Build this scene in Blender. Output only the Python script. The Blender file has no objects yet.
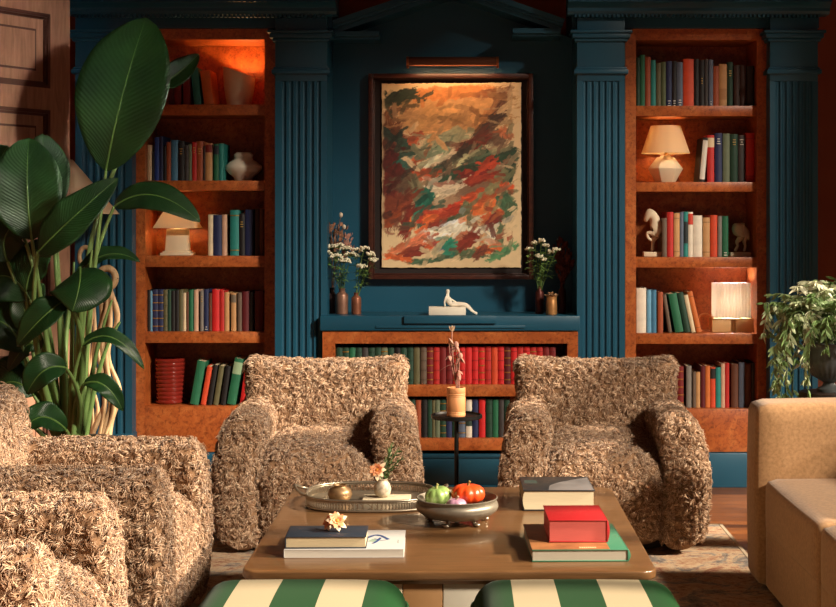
import bpy, bmesh, math, random
import numpy as np
from mathutils import Vector, Matrix

random.seed(11)
rng = np.random.default_rng(7)
SC = bpy.context.scene
COL = SC.collection
PI = math.pi

# ------------------------------------------------------------------ camera
F = 1480.0                     # focal length in pixels of the 836 wide frame
VX, VY, EYE = 462.0, 223.0, 1.32
cam_d = bpy.data.cameras.new('camera')
cam = bpy.data.objects.new('camera', cam_d)
COL.objects.link(cam)
cam.location = (0, 0, EYE)
cam.rotation_euler = (PI / 2, 0, 0)
cam_d.sensor_width = 36
cam_d.lens = 36 * F / 836
cam_d.shift_x = (418 - VX) / 836
cam_d.shift_y = -(303.5 - VY) / 836
cam_d.clip_start = 0.05
SC.camera = cam

# ------------------------------------------------------------------ world, sun, exposure
W = bpy.data.worlds.new('world')
SC.world = W
W.use_nodes = True
bg = W.node_tree.nodes['Background']
bg.inputs[0].default_value = (0.66, 0.54, 0.60, 1)
bg.inputs[1].default_value = 0.06

SUN_DIR = Vector((-1.0, 0.06, -0.64))
sd = bpy.data.lights.new('sun', 'SUN')
sun = bpy.data.objects.new('sun', sd)
COL.objects.link(sun)
sun.location = (5, -3, 6)
sun.rotation_euler = SUN_DIR.to_track_quat('-Z', 'Y').to_euler()
sd.energy = 10.5
sd.color = (1.0, 0.83, 0.62)
sd.angle = math.radians(2)

# disc lamps added on the window side to soften and fill the sunlight
TGT = Vector((0, 7.0, 1.0))


def disc_lamp(name, loc, aim, size, energy, color, spread):
    a_ = bpy.data.lights.new(name, 'AREA')
    a_.shape = 'DISK'
    a_.size = size
    a_.energy = energy
    a_.color = color
    a_.spread = math.radians(spread)
    o_ = bpy.data.objects.new(name, a_)
    COL.objects.link(o_)
    o_.location = loc
    o_.rotation_euler = (Vector(aim) - Vector(loc)).to_track_quat('-Z', 'Y').to_euler()
    return o_


disc_lamp('soft_sun_lamp', TGT + Vector((1.0, -1.1, 0.83)) * 9, TGT, 1.8, 4500, (1.0, 0.86, 0.68), 180)  # added lamp outside the windows, a softer second sun
disc_lamp('door_fill_lamp', (3.15, 0.2, 2.4), (-2.1, 6.3, 1.9), .6, 4, (1.0, 0.88, 0.80), 13)  # added narrow fill lamp that brightens the door

SC.view_settings.view_transform = 'Standard'
SC.view_settings.look = 'None'
SC.view_settings.gamma = 1
SC.view_settings.use_curve_mapping = False
SC.view_settings.exposure = 0.0
SC.cycles.max_bounces = 6
SC.cycles.diffuse_bounces = 3
SC.cycles.use_denoising = True


# ------------------------------------------------------------------ helpers
def PX(px, Y):
    return (px - VX) / F * Y


def PZ(py, Y):
    return EYE - (py - VY) / F * Y


def lin(c):
    out = []
    for v in c[:3]:
        v = v / 255.0
        out.append(v / 12.92 if v <= 0.04045 else ((v + 0.055) / 1.055) ** 2.4)
    return (out[0], out[1], out[2], 1.0)


def mul(c, k):
    return (c[0] * k, c[1] * k, c[2] * k, 1)


MATS = {}


def new_mat(name):
    m = bpy.data.materials.new(name)
    m.use_nodes = True
    nt = m.node_tree
    return m, nt, nt.nodes['Principled BSDF']


def ramp(nt, stops, interp='LINEAR'):
    r = nt.nodes.new('ShaderNodeValToRGB')
    r.color_ramp.interpolation = interp
    el = r.color_ramp.elements
    while len(el) < len(stops):
        el.new(0.5)
    for e, (p, c) in zip(el, stops):
        e.position = p
        e.color = c
    return r


def noise(nt, vec, scale, detail=4, rough=0.55, dist=0.0):
    n = nt.nodes.new('ShaderNodeTexNoise')
    n.inputs['Scale'].default_value = scale
    n.inputs['Detail'].default_value = detail
    n.inputs['Roughness'].default_value = rough
    n.inputs['Distortion'].default_value = dist
    if vec is not None:
        nt.links.new(vec, n.inputs['Vector'])
    return n


def objvec(nt, scale=None):
    tc = nt.nodes.new('ShaderNodeTexCoord')
    if scale is None:
        return tc.outputs['Object']
    mp = nt.nodes.new('ShaderNodeMapping')
    mp.inputs['Scale'].default_value = scale
    nt.links.new(tc.outputs['Object'], mp.inputs['Vector'])
    return mp.outputs['Vector']


def bump(nt, bs, height, strength=0.3, dist=0.01):
    b = nt.nodes.new('ShaderNodeBump')
    b.inputs['Strength'].default_value = strength
    b.inputs['Distance'].default_value = dist
    nt.links.new(height, b.inputs['Height'])
    nt.links.new(b.outputs[0], bs.inputs['Normal'])


def M(rgb, rough=0.6, metal=0.0, var=0.18, scale=14.0, bmp=0.0, bscale=60.0, coat=0.0, spec=0.5, stretch=None, sheen=0.0):
    """A painted / dyed / cast surface: base colour with a little mottling and optional grain bump."""
    key = (tuple(rgb), rough, metal, var, scale, bmp, bscale, coat, spec, stretch, sheen)
    if key in MATS:
        return MATS[key]
    m, nt, bs = new_mat('surface')
    c = lin(rgb)
    v = objvec(nt, stretch)
    n = noise(nt, v, scale)
    r = ramp(nt, [(0.3, mul(c, 1 - var)), (0.7, mul(c, 1 + var))])
    nt.links.new(n.outputs['Fac'], r.inputs[0])
    nt.links.new(r.outputs[0], bs.inputs['Base Color'])
    bs.inputs['Roughness'].default_value = rough
    bs.inputs['Metallic'].default_value = metal
    bs.inputs['Coat Weight'].default_value = coat
    bs.inputs['Specular IOR Level'].default_value = spec
    if sheen:
        bs.inputs['Sheen Weight'].default_value = sheen
    if bmp:
        n2 = noise(nt, v, bscale)
        bump(nt, bs, n2.outputs['Fac'], bmp)
    MATS[key] = m
    return m


class MB:
    """Collects shapes into one mesh."""
    def __init__(self):
        self.v = []
        self.f = []

    def add(self, vs, fs):
        o = len(self.v)
        self.v.extend([tuple(p) for p in vs])
        self.f.extend([tuple(i + o for i in q) for q in fs])
        return self

    def box(self, x0, x1, y0, y1, z0, z1):
        vs = [(x0, y0, z0), (x1, y0, z0), (x1, y1, z0), (x0, y1, z0), (x0, y0, z1), (x1, y0, z1), (x1, y1, z1), (x0, y1, z1)]
        return self.add(vs, [(0, 3, 2, 1), (4, 5, 6, 7), (0, 1, 5, 4), (1, 2, 6, 5), (2, 3, 7, 6), (3, 0, 4, 7)])

    def prism(self, poly, a0, a1, axis='z'):
        """A polygon extruded along an axis. z: poly in xy; y: poly in xz; x: poly in yz."""
        def mk(p, a):
            if axis == 'z':
                return (p[0], p[1], a)
            if axis == 'y':
                return (p[0], a, p[1])
            return (a, p[0], p[1])
        n = len(poly)
        vs = [mk(p, a0) for p in poly] + [mk(p, a1) for p in poly]
        fs = [tuple(range(n))[::-1], tuple(range(n, 2 * n))]
        fs += [(i, (i + 1) % n, n + (i + 1) % n, n + i) for i in range(n)]
        return self.add(vs, fs)

    def lathe(self, prof, seg=24, c=(0, 0, 0), sx=1.0, sy=1.0, caps=True, ripple=None):
        vs, fs = [], []
        for (r, z) in prof:
            for k in range(seg):
                a = 2 * PI * k / seg
                rr = r * (ripple(a, z) if ripple else 1)
                vs.append((c[0] + rr * math.cos(a) * sx, c[1] + rr * math.sin(a) * sy, c[2] + z))
        for i in range(len(prof) - 1):
            for k in range(seg):
                k2 = (k + 1) % seg
                fs.append((i * seg + k, i * seg + k2, (i + 1) * seg + k2, (i + 1) * seg + k))
        if caps:
            fs.append(tuple(range(seg))[::-1])
            b = (len(prof) - 1) * seg
            fs.append(tuple(range(b, b + seg)))
        return self.add(vs, fs)

    def tube(self, pts, rad, seg=8, flat=1.0):
        pts = [Vector(p) for p in pts]
        n = len(pts)
        if not hasattr(rad, '__len__'):
            rad = [rad] * n
        vs, fs = [], []
        up = Vector((0.13, 0.31, 0.94))
        for i in range(n):
            t = (pts[min(i + 1, n - 1)] - pts[max(i - 1, 0)])
            t = t.normalized() if t.length > 1e-9 else Vector((0, 0, 1))
            if abs(t.dot(up)) > 0.97:
                up = Vector((0.9, 0.3, 0.1))
            a = t.cross(up).normalized()
            b = a.cross(t).normalized()
            up = b
            for k in range(seg):
                w = 2 * PI * k / seg
                vs.append(pts[i] + a * (math.cos(w) * rad[i]) + b * (math.sin(w) * rad[i] * flat))
        for i in range(n - 1):
            for k in range(seg):
                k2 = (k + 1) % seg
                fs.append((i * seg + k, i * seg + k2, (i + 1) * seg + k2, (i + 1) * seg + k))
        fs.append(tuple(range(seg))[::-1])
        fs.append(tuple(range((n - 1) * seg, n * seg)))
        return self.add(vs, fs)

    def ball(self, c, r, seg=10, rings=7):
        if not hasattr(r, '__len__'):
            r = (r, r, r)
        vs = [(c[0], c[1], c[2] - r[2])]
        for i in range(1, rings):
            p = -PI / 2 + PI * i / rings
            for k in range(seg):
                a = 2 * PI * k / seg
                vs.append((c[0] + r[0] * math.cos(p) * math.cos(a), c[1] + r[1] * math.cos(p) * math.sin(a), c[2] + r[2] * math.sin(p)))
        vs.append((c[0], c[1], c[2] + r[2]))
        fs = []
        for k in range(seg):
            fs.append((0, 1 + (k + 1) % seg, 1 + k))
            for i in range(rings - 2):
                b = 1 + i * seg
                fs.append((b + k, b + (k + 1) % seg, b + seg + (k + 1) % seg, b + seg + k))
            b = 1 + (rings - 2) * seg
            fs.append((b + k, b + (k + 1) % seg, len(vs) - 1))
        return self.add(vs, fs)

    def build(self, name, mat, parent=None, bevel=0.0, seg=2, smooth=35, loc=None, rot=None):
        me = bpy.data.meshes.new(name)
        me.from_pydata(self.v, [], self.f)
        bm = bmesh.new()
        bm.from_mesh(me)
        bmesh.ops.recalc_face_normals(bm, faces=bm.faces)
        if bevel:
            es = [e for e in bm.edges if len(e.link_faces) == 2 and e.calc_face_angle(0) > 0.6]
            bmesh.ops.bevel(bm, geom=es, offset=bevel, segments=seg, profile=0.5, affect='EDGES', clamp_overlap=True)
        bm.to_mesh(me)
        bm.free()
        if smooth:
            for p in me.polygons:
                p.use_smooth = True
            me.set_sharp_from_angle(angle=math.radians(smooth))
        if mat:
            me.materials.append(mat)
        o = bpy.data.objects.new(name, me)
        COL.objects.link(o)
        if parent:
            o.parent = parent
        if loc is not None:
            o.location = loc
        if rot is not None:
            o.rotation_euler = rot
        return o


LABELS = {}


def tag(o, label, cat, group=None):
    o['label'] = label
    o['category'] = cat
    if group:
        o['group'] = group
    return o


def thing(name, label, cat, loc, rot=(0, 0, 0), group=None):
    o = bpy.data.objects.new(name, None)
    COL.objects.link(o)
    o.empty_display_size = 0.05
    o.location = loc
    o.rotation_euler = rot
    return tag(o, label, cat, group)


def struct(o, label=None):
    o['kind'] = 'structure'
    if label:
        o['label'] = label
    return o


def copy_tree(o, parent=None):
    c = o.copy()
    COL.objects.link(c)
    if parent:
        c.parent = parent
    for ch in [k for k in bpy.data.objects if k.parent == o]:
        copy_tree(ch, c)
    return c


def bez(a, b, c, n=10):
    a, b, c = Vector(a), Vector(b), Vector(c)
    return [a * (1 - t) ** 2 + b * 2 * t * (1 - t) + c * t * t for t in [i / (n - 1) for i in range(n)]]


def smoothpath(pts, n=6):
    """Catmull-Rom through the points."""
    P = [Vector(p) for p in pts]
    P = [P[0] * 2 - P[1]] + P + [P[-1] * 2 - P[-2]]
    out = []
    for i in range(1, len(P) - 2):
        for k in range(n):
            t = k / n
            p0, p1, p2, p3 = P[i - 1], P[i], P[i + 1], P[i + 2]
            out.append(0.5 * ((2 * p1) + (p2 - p0) * t + (2 * p0 - 5 * p1 + 4 * p2 - p3) * t * t + (3 * p1 - p0 - 3 * p2 + p3) * t ** 3))
    out.append(P[-2])
    return out


def skin_body(name, nodes, edges, mat, parent, root=0, sub=2):
    """One continuous figure grown over a jointed skeleton."""
    me = bpy.data.meshes.new(name)
    me.from_pydata([n[:3] for n in nodes], edges, [])
    o = bpy.data.objects.new(name, me)
    COL.objects.link(o)
    o.parent = parent
    sk = o.modifiers.new('skin', 'SKIN')
    sk.use_smooth_shade = True
    if not me.skin_vertices:
        me.skin_vertices.new()
    for i, n in enumerate(nodes):
        r = n[3]
        me.skin_vertices[0].data[i].radius = (r, n[4] if len(n) > 4 else r)
        me.skin_vertices[0].data[i].use_root = (i == root)
    s = o.modifiers.new('sub', 'SUBSURF')
    s.levels = sub
    s.render_levels = sub
    me.materials.append(mat)
    return o


# ------------------------------------------------------------------ shared materials
TEAL = M((22, 78, 102), rough=0.42, var=0.08, scale=3.0, bmp=0.03, bscale=25)


def burl_mat():
    m, nt, bs = new_mat('burl_veneer')
    v = objvec(nt)
    n1 = noise(nt, v, 9, 6, 0.65, 1.6)
    n2 = noise(nt, v, 55, 5, 0.7, 0.8)
    r1 = ramp(nt, [(0.25, lin((146, 70, 32))), (0.5, lin((178, 94, 44))), (0.75, lin((198, 120, 64)))])
    nt.links.new(n1.outputs['Fac'], r1.inputs[0])
    r2 = ramp(nt, [(0.34, (0.32, 0.22, 0.18, 1)), (0.52, (1, 1, 1, 1))])
    nt.links.new(n2.outputs['Fac'], r2.inputs[0])
    mx = nt.nodes.new('ShaderNodeMix')
    mx.data_type = 'RGBA'
    mx.blend_type = 'MULTIPLY'
    mx.inputs['Factor'].default_value = 0.75
    nt.links.new(r1.outputs[0], mx.inputs['A'])
    nt.links.new(r2.outputs[0], mx.inputs['B'])
    nt.links.new(mx.outputs['Result'], bs.inputs['Base Color'])
    bs.inputs['Roughness'].default_value = 0.38
    return m


BURL = burl_mat()


def grain_mat(name, a, b, c, stretch, scale=6, rough=0.35, coat=0.0, bmp=0.04):
    m, nt, bs = new_mat(name)
    v = objvec(nt, stretch)
    n1 = noise(nt, v, scale, 6, 0.6, 0.6)
    r1 = ramp(nt, [(0.28, lin(a)), (0.5, lin(b)), (0.72, lin(c))])
    nt.links.new(n1.outputs['Fac'], r1.inputs[0])
    nt.links.new(r1.outputs[0], bs.inputs['Base Color'])
    bs.inputs['Roughness'].default_value = rough
    bs.inputs['Coat Weight'].default_value = coat
    bump(nt, bs, n1.outputs['Fac'], bmp)
    return m


TABLE_WOOD = grain_mat('table_wood', (84, 58, 35), (99, 70, 43), (113, 81, 51), (1, 9, 9), 7, 0.3, 0.25)
DARK_FRAME = grain_mat('frame_wood', (48, 24, 18), (66, 34, 26), (84, 44, 32), (2, 2, 9), 8, 0.35)
DOOR_WOOD = grain_mat('door_wood', (128, 94, 74), (150, 112, 90), (168, 128, 104), (8, 8, 1.1), 5, 0.4)
PALE_WOOD = grain_mat('carved_wood', (150, 118, 84), (186, 152, 112), (206, 174, 134), (6, 6, 1.2), 8, 0.55)
GILT = M((196, 150, 70), rough=0.35, metal=0.8, var=0.1)
PAPER = M((206, 188, 154), rough=0.85, var=0.06, scale=40, stretch=(1, 1, 12))
PLASTER = M((232, 222, 204), rough=0.75, var=0.05, scale=20, bmp=0.05)
CREAM_CERAMIC = M((222, 204, 174), rough=0.45, var=0.05)
BLACK_METAL = M((22, 20, 19), rough=0.45, metal=0.6, var=0.1)
COPPER = M((150, 104, 82), rough=0.42, metal=0.6, var=0.2, scale=20)
PEWTER = M((136, 128, 114), rough=0.42, metal=0.55, var=0.18, scale=18)
SILVER = M((158, 147, 130), rough=0.32, metal=0.85, var=0.12, scale=18)

# ------------------------------------------------------------------ the room shell
YB, YP, YR, YW = 7.40, 7.30, 7.62, 7.76      # bookcase front, pilaster front, recess back, back wall
CEIL = 5.4

# floor: planks
m, nt, bs = new_mat('floor_planks')
v = objvec(nt)
br = nt.nodes.new('ShaderNodeTexBrick')
br.inputs['Scale'].default_value = 1.0
br.inputs['Brick Width'].default_value = 1.1
br.inputs['Row Height'].default_value = 0.095
br.inputs['Mortar Size'].default_value = 0.0025
br.inputs['Color1'].default_value = lin((106, 62, 28))
br.inputs['Color2'].default_value = lin((142, 86, 40))
br.inputs['Mortar'].default_value = lin((40, 20, 12))
nt.links.new(v, br.inputs['Vector'])
n1 = noise(nt, objvec(nt, (2, 18, 2)), 5, 5)
r1 = ramp(nt, [(0.3, (0.6, 0.55, 0.5, 1)), (0.7, (1.1, 1.1, 1.1, 1))])
nt.links.new(n1.outputs['Fac'], r1.inputs[0])
mx = nt.nodes.new('ShaderNodeMix')
mx.data_type = 'RGBA'
mx.blend_type = 'MULTIPLY'
mx.inputs['Factor'].default_value = 1
nt.links.new(br.outputs['Color'], mx.inputs['A'])
nt.links.new(r1.outputs[0], mx.inputs['B'])
nt.links.new(mx.outputs['Result'], bs.inputs['Base Color'])
bs.inputs['Roughness'].default_value = 0.33
FLOOR = m
struct(MB().box(-3.4, 3.4, -1.2, 7.9, -0.1, 0).build('floor', FLOOR, smooth=0))

TERRA = M((138, 72, 44), rough=0.8, var=0.1, scale=2, bmp=0.06, bscale=30)
CEIL_M = M((150, 120, 96), rough=0.9, var=0.05)
struct(MB().box(-3.4, 3.4, YW, 7.9, 0, CEIL).build('wall_back', TERRA, smooth=0))
struct(MB().box(-3.4, -3.2, -1.2, YW, 0, CEIL).build('wall_left', TERRA, smooth=0))
struct(MB().box(-3.4, 3.4, -1.2, 7.9, CEIL, CEIL + 0.1).build('ceiling', CEIL_M, smooth=0))

# unseen window wall on the sun's side, openings and piers shaped to cut the light
WX0, WX1 = 3.2, 3.4
OPEN = [(-1.1, 1.45, .25, 5.15), (1.52, 3.40, .25, 4.5), (3.46, 4.12, .25, 4.3), (4.19, 4.85, .25, 3.82), (4.85, 5.35, .25, 2.5), (5.40, 5.85, .25, 2.3), (6.0, 7.1, .25, 2.3), (5.9, 6.9, 2.36, 4.1)]
wr = MB()
ys = sorted(set([-1.2, YW] + [q for o in OPEN for q in o[:2]]))
zs = sorted(set([0, CEIL] + [q for o in OPEN for q in o[2:]]))
for i in range(len(ys) - 1):
    run = None
    for j in range(len(zs) - 1):
        cy_, cz_ = (ys[i] + ys[i + 1]) / 2, (zs[j] + zs[j + 1]) / 2
        solid = not any(o[0] < cy_ < o[1] and o[2] < cz_ < o[3] for o in OPEN)
        if solid:
            run = run if run is not None else zs[j]
        if run is not None and (not solid or j == len(zs) - 2):
            wr.box(WX0, WX1, ys[i], ys[i + 1], run, zs[j + 1] if solid else zs[j])
            run = None
struct(wr.build('wall_right', TERRA, smooth=0))
WHITE_TRIM = M((210, 196, 176), rough=0.5, var=0.04)
for i, (a, b, z0, z1) in enumerate(OPEN):
    w = MB()
    for (p, q) in ((a, a + .03), (b - .03, b)):
        w.box(WX0 + .06, WX0 + .12, p, q, z0, z1)
    w.box(WX0 + .06, WX0 + .12, a, b, z0, z0 + .04)
    w.box(WX0 + .06, WX0 + .12, a, b, z1 - .04, z1)
    struct(w.build('window_%d' % (i + 1), WHITE_TRIM, smooth=0))

# ------------------------------------------------------------------ the teal joinery wall


def fluted(x0, x1, yf, yb, z0, z1, n=6):
    """A pilaster shaft: a slab with hollow flutes run down its face."""
    w = x1 - x0
    mar = w * 0.10
    pitch = (w - 2 * mar) / n
    poly = [(x0, yb), (x0, yf)]
    for k in range(n):
        c = x0 + mar + pitch * (k + 0.5)
        r = pitch * 0.36
        for j in range(7):
            a = PI - PI * j / 6
            poly.append((c + r * math.cos(a), yf + r * 0.9 * math.sin(a)))
    poly += [(x1, yf), (x1, yb)]
    return MB().prism(poly, z0, z1)


PIL = [(75, 132, YP + .09), (275, 327, 7.71), (577, 625, 7.71), (770, 818, YP + .09)]
for i, (a, b, yb) in enumerate(PIL):
    x0, x1 = PX(a, YP), PX(b, YP)
    o = fluted(x0, x1, YP, yb, 0.28, 2.02).build('trim_%d' % (i + 1), TEAL, smooth=50)
    struct(o)
    h = MB()
    h.box(x0, x1, YP, yb, 2.02, 2.50)
    for (zz, e, t) in ((2.055, .016, .022), (2.077, .008, .012), (2.215, .012, .016), (2.231, .024, .024), (2.255, .034, .014)):
        h.box(x0 - e, x1 + e, YP - e, min(yb, YP + .09), zz, zz + t)
    h.build('capital', TEAL, o, bevel=.003, smooth=30)
    b2 = MB()
    b2.box(x0 - .012, x1 + .012, YP - .015, yb, 0, 0.24)
    b2.box(x0 - .006, x1 + .006, YP - .008, yb, 0.24, 0.28)
    b2.build('pilaster_base', TEAL, o, bevel=.003, smooth=30)

# frieze and cornice over each bookcase bay
for i, (a, b) in enumerate(((75, 331), (573, 822))):
    x0, x1 = PX(a, YP), PX(b, YP)
    ent = MB()
    ent.box(x0, x1, 7.36, YW, 2.29, 2.50)
    o = struct(ent.build('trim_%d' % (5 + i), TEAL, smooth=0))
    c = MB()
    c.prism([(7.36, 2.345), (7.275, 2.345), (7.262, 2.36), (7.262, 2.375), (7.235, 2.395), (7.215, 2.40), (7.215, 2.425), (7.19, 2.45), (7.19, 2.52), (7.36, 2.52)], x0 - .03, x1 + .03, 'x')
    c.build('cornice', TEAL, o, smooth=30)
    d = MB()
    k = x0 + .005
    while k < x1 - .02:
        d.box(k, k + .011, 7.268, 7.30, 2.332, 2.346)
        k += .021
    d.build('dentil_band', TEAL, o, smooth=0)

# recessed centre panel with the pediment above it
RX0, RX1 = PX(327, YP) - .002, PX(577, YP) + .002
RXC = (RX0 + RX1) / 2
poly = [(RX0, 0.86), (RX1, 0.86), (RX1, 2.27), (RXC, 2.50), (RX0, 2.27)]
struct(MB().prism(poly, YR, YR + .1, 'y').build('trim_7', TEAL, smooth=0))
ped = MB()
apex = (RXC, PZ(-6, 7.42))
for s, xe in ((-1, PX(331, 7.40)), (1, PX(561, 7.40))):
    z0 = PZ(34 if s < 0 else 31, 7.40)
    L = Vector((apex[0] - xe, apex[1] - z0))
    nrm = Vector((-L.y, L.x)).normalized() * (1 if L.x > 0 else -1)
    for (o0, o1, y0) in ((0.0, .022, 7.42), (.022, .036, 7.40), (.036, .062, 7.385)):
        pl = [(xe + nrm.x * o0, z0 + nrm.y * o0), (apex[0] + nrm.x * o0, apex[1] + nrm.y * o0),
              (apex[0] + nrm.x * o1, apex[1] + nrm.y * o1), (xe + nrm.x * o1, z0 + nrm.y * o1)]
        ped.prism(pl, y0, YR + .1, 'y')
    # returned stub of the broken horizontal cornice
    xs = sorted((xe, xe - s * .24))
    ped.box(xs[0], xs[1], 7.40, YR + .05, z0 - .010, z0 + .014)
    ped.box(xs[0], xs[1], 7.42, YR + .05, z0 - .024, z0 - .010)
struct(ped.build('trim_8', TEAL, smooth=0))

# plinths under the bookcases
for i, (a, b, yf) in enumerate(((132, 275, 7.38), (625, 770, 7.38))):
    o = MB().box(PX(a, YP) + .012, PX(b, YP) - .012, yf, YW, 0, 0.172)
    struct(o.build('baseboard_%s' % ('left', 'right')[i], TEAL, bevel=.004, smooth=30))

# mantel ledge
lg = MB()
LX0, LX1 = PX(320, 7.25), PX(580, 7.25)
LZ = PZ(316, 7.25)
lg.box(LX0, LX1, 7.25, YR, LZ - .072, LZ)
o = struct(lg.build('trim_9', TEAL, bevel=.004, smooth=30))
s = MB()
s.box(PX(404, 7.25), PX(496, 7.25), 7.235, 7.251, LZ - .036, LZ + .002)
s.box(PX(376, 7.25), PX(525, 7.25), 7.244, 7.251, LZ - .060, LZ - .046)
s.build('breakfront_moulding', TEAL, o, bevel=.002, smooth=30)
# teal plinth of the low central bookcase
pl = MB()
pl.box(PX(320, 7.32), PX(580, 7.32), 7.275, YW, 0, 0.165)
pl.box(PX(320, 7.32), PX(580, 7.32), 7.268, YW, 0.165, 0.185)
pl.box(PX(318, 7.32), PX(582, 7.32), 7.262, 7.36, 0, 0.03)
struct(pl.build('baseboard_back', TEAL, bevel=.003, smooth=30))

# skirting of the back wall beyond the joinery
struct(MB().box(PX(822, YP) + .04, 3.2, YW - .02, YW, 0, .18).build('trim_10', TERRA, smooth=0))

# ------------------------------------------------------------------ panelled door leaf standing open at the plant
DH, DW = 2.75, 0.95
dx, dy = -0.51, -0.86
ang = math.atan2(dy, dx)
dm = MB()
# local x runs from the far edge toward the near edge, local +y faces the room
rows = [(0.14, 0.80), (0.94, 1.14), (1.26, 1.83), (1.93, 2.27), (2.37, 2.62)]
stile = 0.125
T = 0.045
dm.box(0, stile, -T / 2, T / 2, 0, DH)
dm.box(DW - stile, DW, -T / 2, T / 2, 0, DH)
zz = [0] + [q for r in rows for q in r] + [DH]
for i in range(0, len(zz), 2):
    dm.box(stile, DW - stile, -T / 2, T / 2, zz[i], zz[i + 1])
door = dm.build('door_1', DOOR_WOOD, smooth=0, loc=(PX(66.5, 6.9), 6.9, 0.006), rot=(0, 0, ang))
struct(door)
for (a, b) in rows:
    p = MB()
    x0, x1 = stile, DW - stile
    p.box(x0, x1, -.008, .008, a, b)
    md = MB()
    for (g, hh, w) in ((0.0, .026, .016), (.016, .018, .012)):
        for s in (-1, 1):
            y0, y1 = sorted((s * .006, s * hh))
            md.box(x0 + g, x0 + g + w, y0, y1, a + g, b - g)
            md.box(x1 - g - w, x1 - g, y0, y1, a + g, b - g)
            md.box(x0 + g, x1 - g, y0, y1, a + g, a + g + w)
            md.box(x0 + g, x1 - g, y0, y1, b - g - w, b - g)
    # raised field
    for s in (-1, 1):
        y0, y1 = sorted((s * .006, s * .018))
        if b - a > .25:
            p.box(x0 + .085, x1 - .085, y0, y1, a + .085, b - .085)
    dp = p.build('door_panel', DOOR_WOOD, door, smooth=0)
    if b - a > .25:
        for s in (-1, 1):
            y0, y1 = sorted((s * .006, s * .014))
            for (e0, e1, f0, f1) in ((x0 + .075, x1 - .075, a + .075, a + .085), (x0 + .075, x1 - .075, b - .085, b - .075), (x0 + .075, x0 + .085, a + .075, b - .075), (x1 - .085, x1 - .075, a + .075, b - .075)):
                md.box(e0, e1, y0, y1, f0, f1)
    md.build('panel_moulding', M((72, 40, 28), rough=.45, var=.15), dp, smooth=0)

# ------------------------------------------------------------------ rug
m, nt, bs = new_mat('rug_pile')
v = objvec(nt)
na = noise(nt, v, 5.5, 6, 0.75, 1.0)
ra = ramp(nt, [(0.34, lin((138, 78, 54))), (0.42, lin((178, 152, 128))), (0.50, lin((196, 178, 156))), (0.57, lin((140, 138, 138))), (0.68, lin((88, 92, 104)))])
nt.links.new(na.outputs['Fac'], ra.inputs[0])
vo = nt.nodes.new('ShaderNodeTexVoronoi')
vo.inputs['Scale'].default_value = 9
nt.links.new(v, vo.inputs['Vector'])
nb = noise(nt, v, 34, 5, 0.8, 0.5)
rb = ramp(nt, [(0.38, lin((168, 96, 66))), (0.5, lin((214, 198, 174))), (0.66, lin((230, 216, 196)))])
nt.links.new(nb.outputs['Fac'], rb.inputs[0])
mx = nt.nodes.new('ShaderNodeMix')
mx.data_type = 'RGBA'
mx.blend_type = 'MULTIPLY'
mx.inputs['Factor'].default_value = 0.8
nt.links.new(ra.outputs[0], mx.inputs['A'])
nt.links.new(rb.outputs[0], mx.inputs['B'])
nt.links.new(mx.outputs['Result'], bs.inputs['Base Color'])
bs.inputs['Roughness'].default_value = 0.95
bump(nt, bs, nb.outputs['Fac'], 0.5, 0.004)
r = MB().box(-1.40, 1.127, 2.4, 6.43, 0.001, 0.012).build('rug', m, smooth=0)
tag(r, 'faded patterned beige, grey and rust rug under the coffee table', 'rug')
e = MB()
for (a, b, c, d) in ((-1.40, 1.127, 6.416, 6.432), (1.115, 1.129, 2.4, 6.43)):
    e.box(a, b, c, d, 0.0012, 0.0135)
e.build('rug_edging', M((164, 148, 126), rough=.95, var=.1), r, smooth=0)

# ------------------------------------------------------------------ bookcases


def bookcase(name, label, cx0, cx1, nx0, nx1, ztop, zbot, front, back, shelves, ntop, corner=0.04):
    """Burl-veneered open bookcase. shelves: list of (z_top, z_under); the last one is the bottom board."""
    t = thing(name, label, 'bookcase', ((cx0 + cx1) / 2, front, zbot))
    ox, oz = (cx0 + cx1) / 2, zbot
    d = back - front
    f = MB()
    # stiles and top rail as one face frame with rounded outer top corners
    w0, w1, n0, n1 = cx0 - ox, cx1 - ox, nx0 - ox, nx1 - ox
    zt, zn = ztop - oz, ntop - oz
    outer = [(w0, 0)]
    for k in range(7):
        a = PI - (PI / 2) * k / 6
        outer.append((w0 + corner + corner * math.cos(a), zt - corner + corner * math.sin(a)))
    for k in range(7):
        a = PI / 2 - (PI / 2) * k / 6
        outer.append((w1 - corner + corner * math.cos(a), zt - corner + corner * math.sin(a)))
    outer.append((w1, 0))
    poly = outer + [(n1, 0), (n1, zn), (n0, zn), (n0, 0)]
    f.prism(poly, 0, d, 'y')
    f.build('frame', BURL, t, smooth=30)
    MB().box(n0, n1, d - .015, d, 0, zn).build('back_panel', BURL, t, smooth=0)
    for (a, b) in shelves[:-1]:
        MB().box(n0, n1, .002, d - .015, b - oz, a - oz).build('shelf', BURL, t, bevel=.002, smooth=30)
    a, b = shelves[-1]
    bp = MB()
    bp.box(n0, n1, .0015, d - .015, 0, a - oz)
    bp.build('base_panel', BURL, t, bevel=.002, smooth=30)
    return t


def zb(py):
    return PZ(py, YB)


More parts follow.
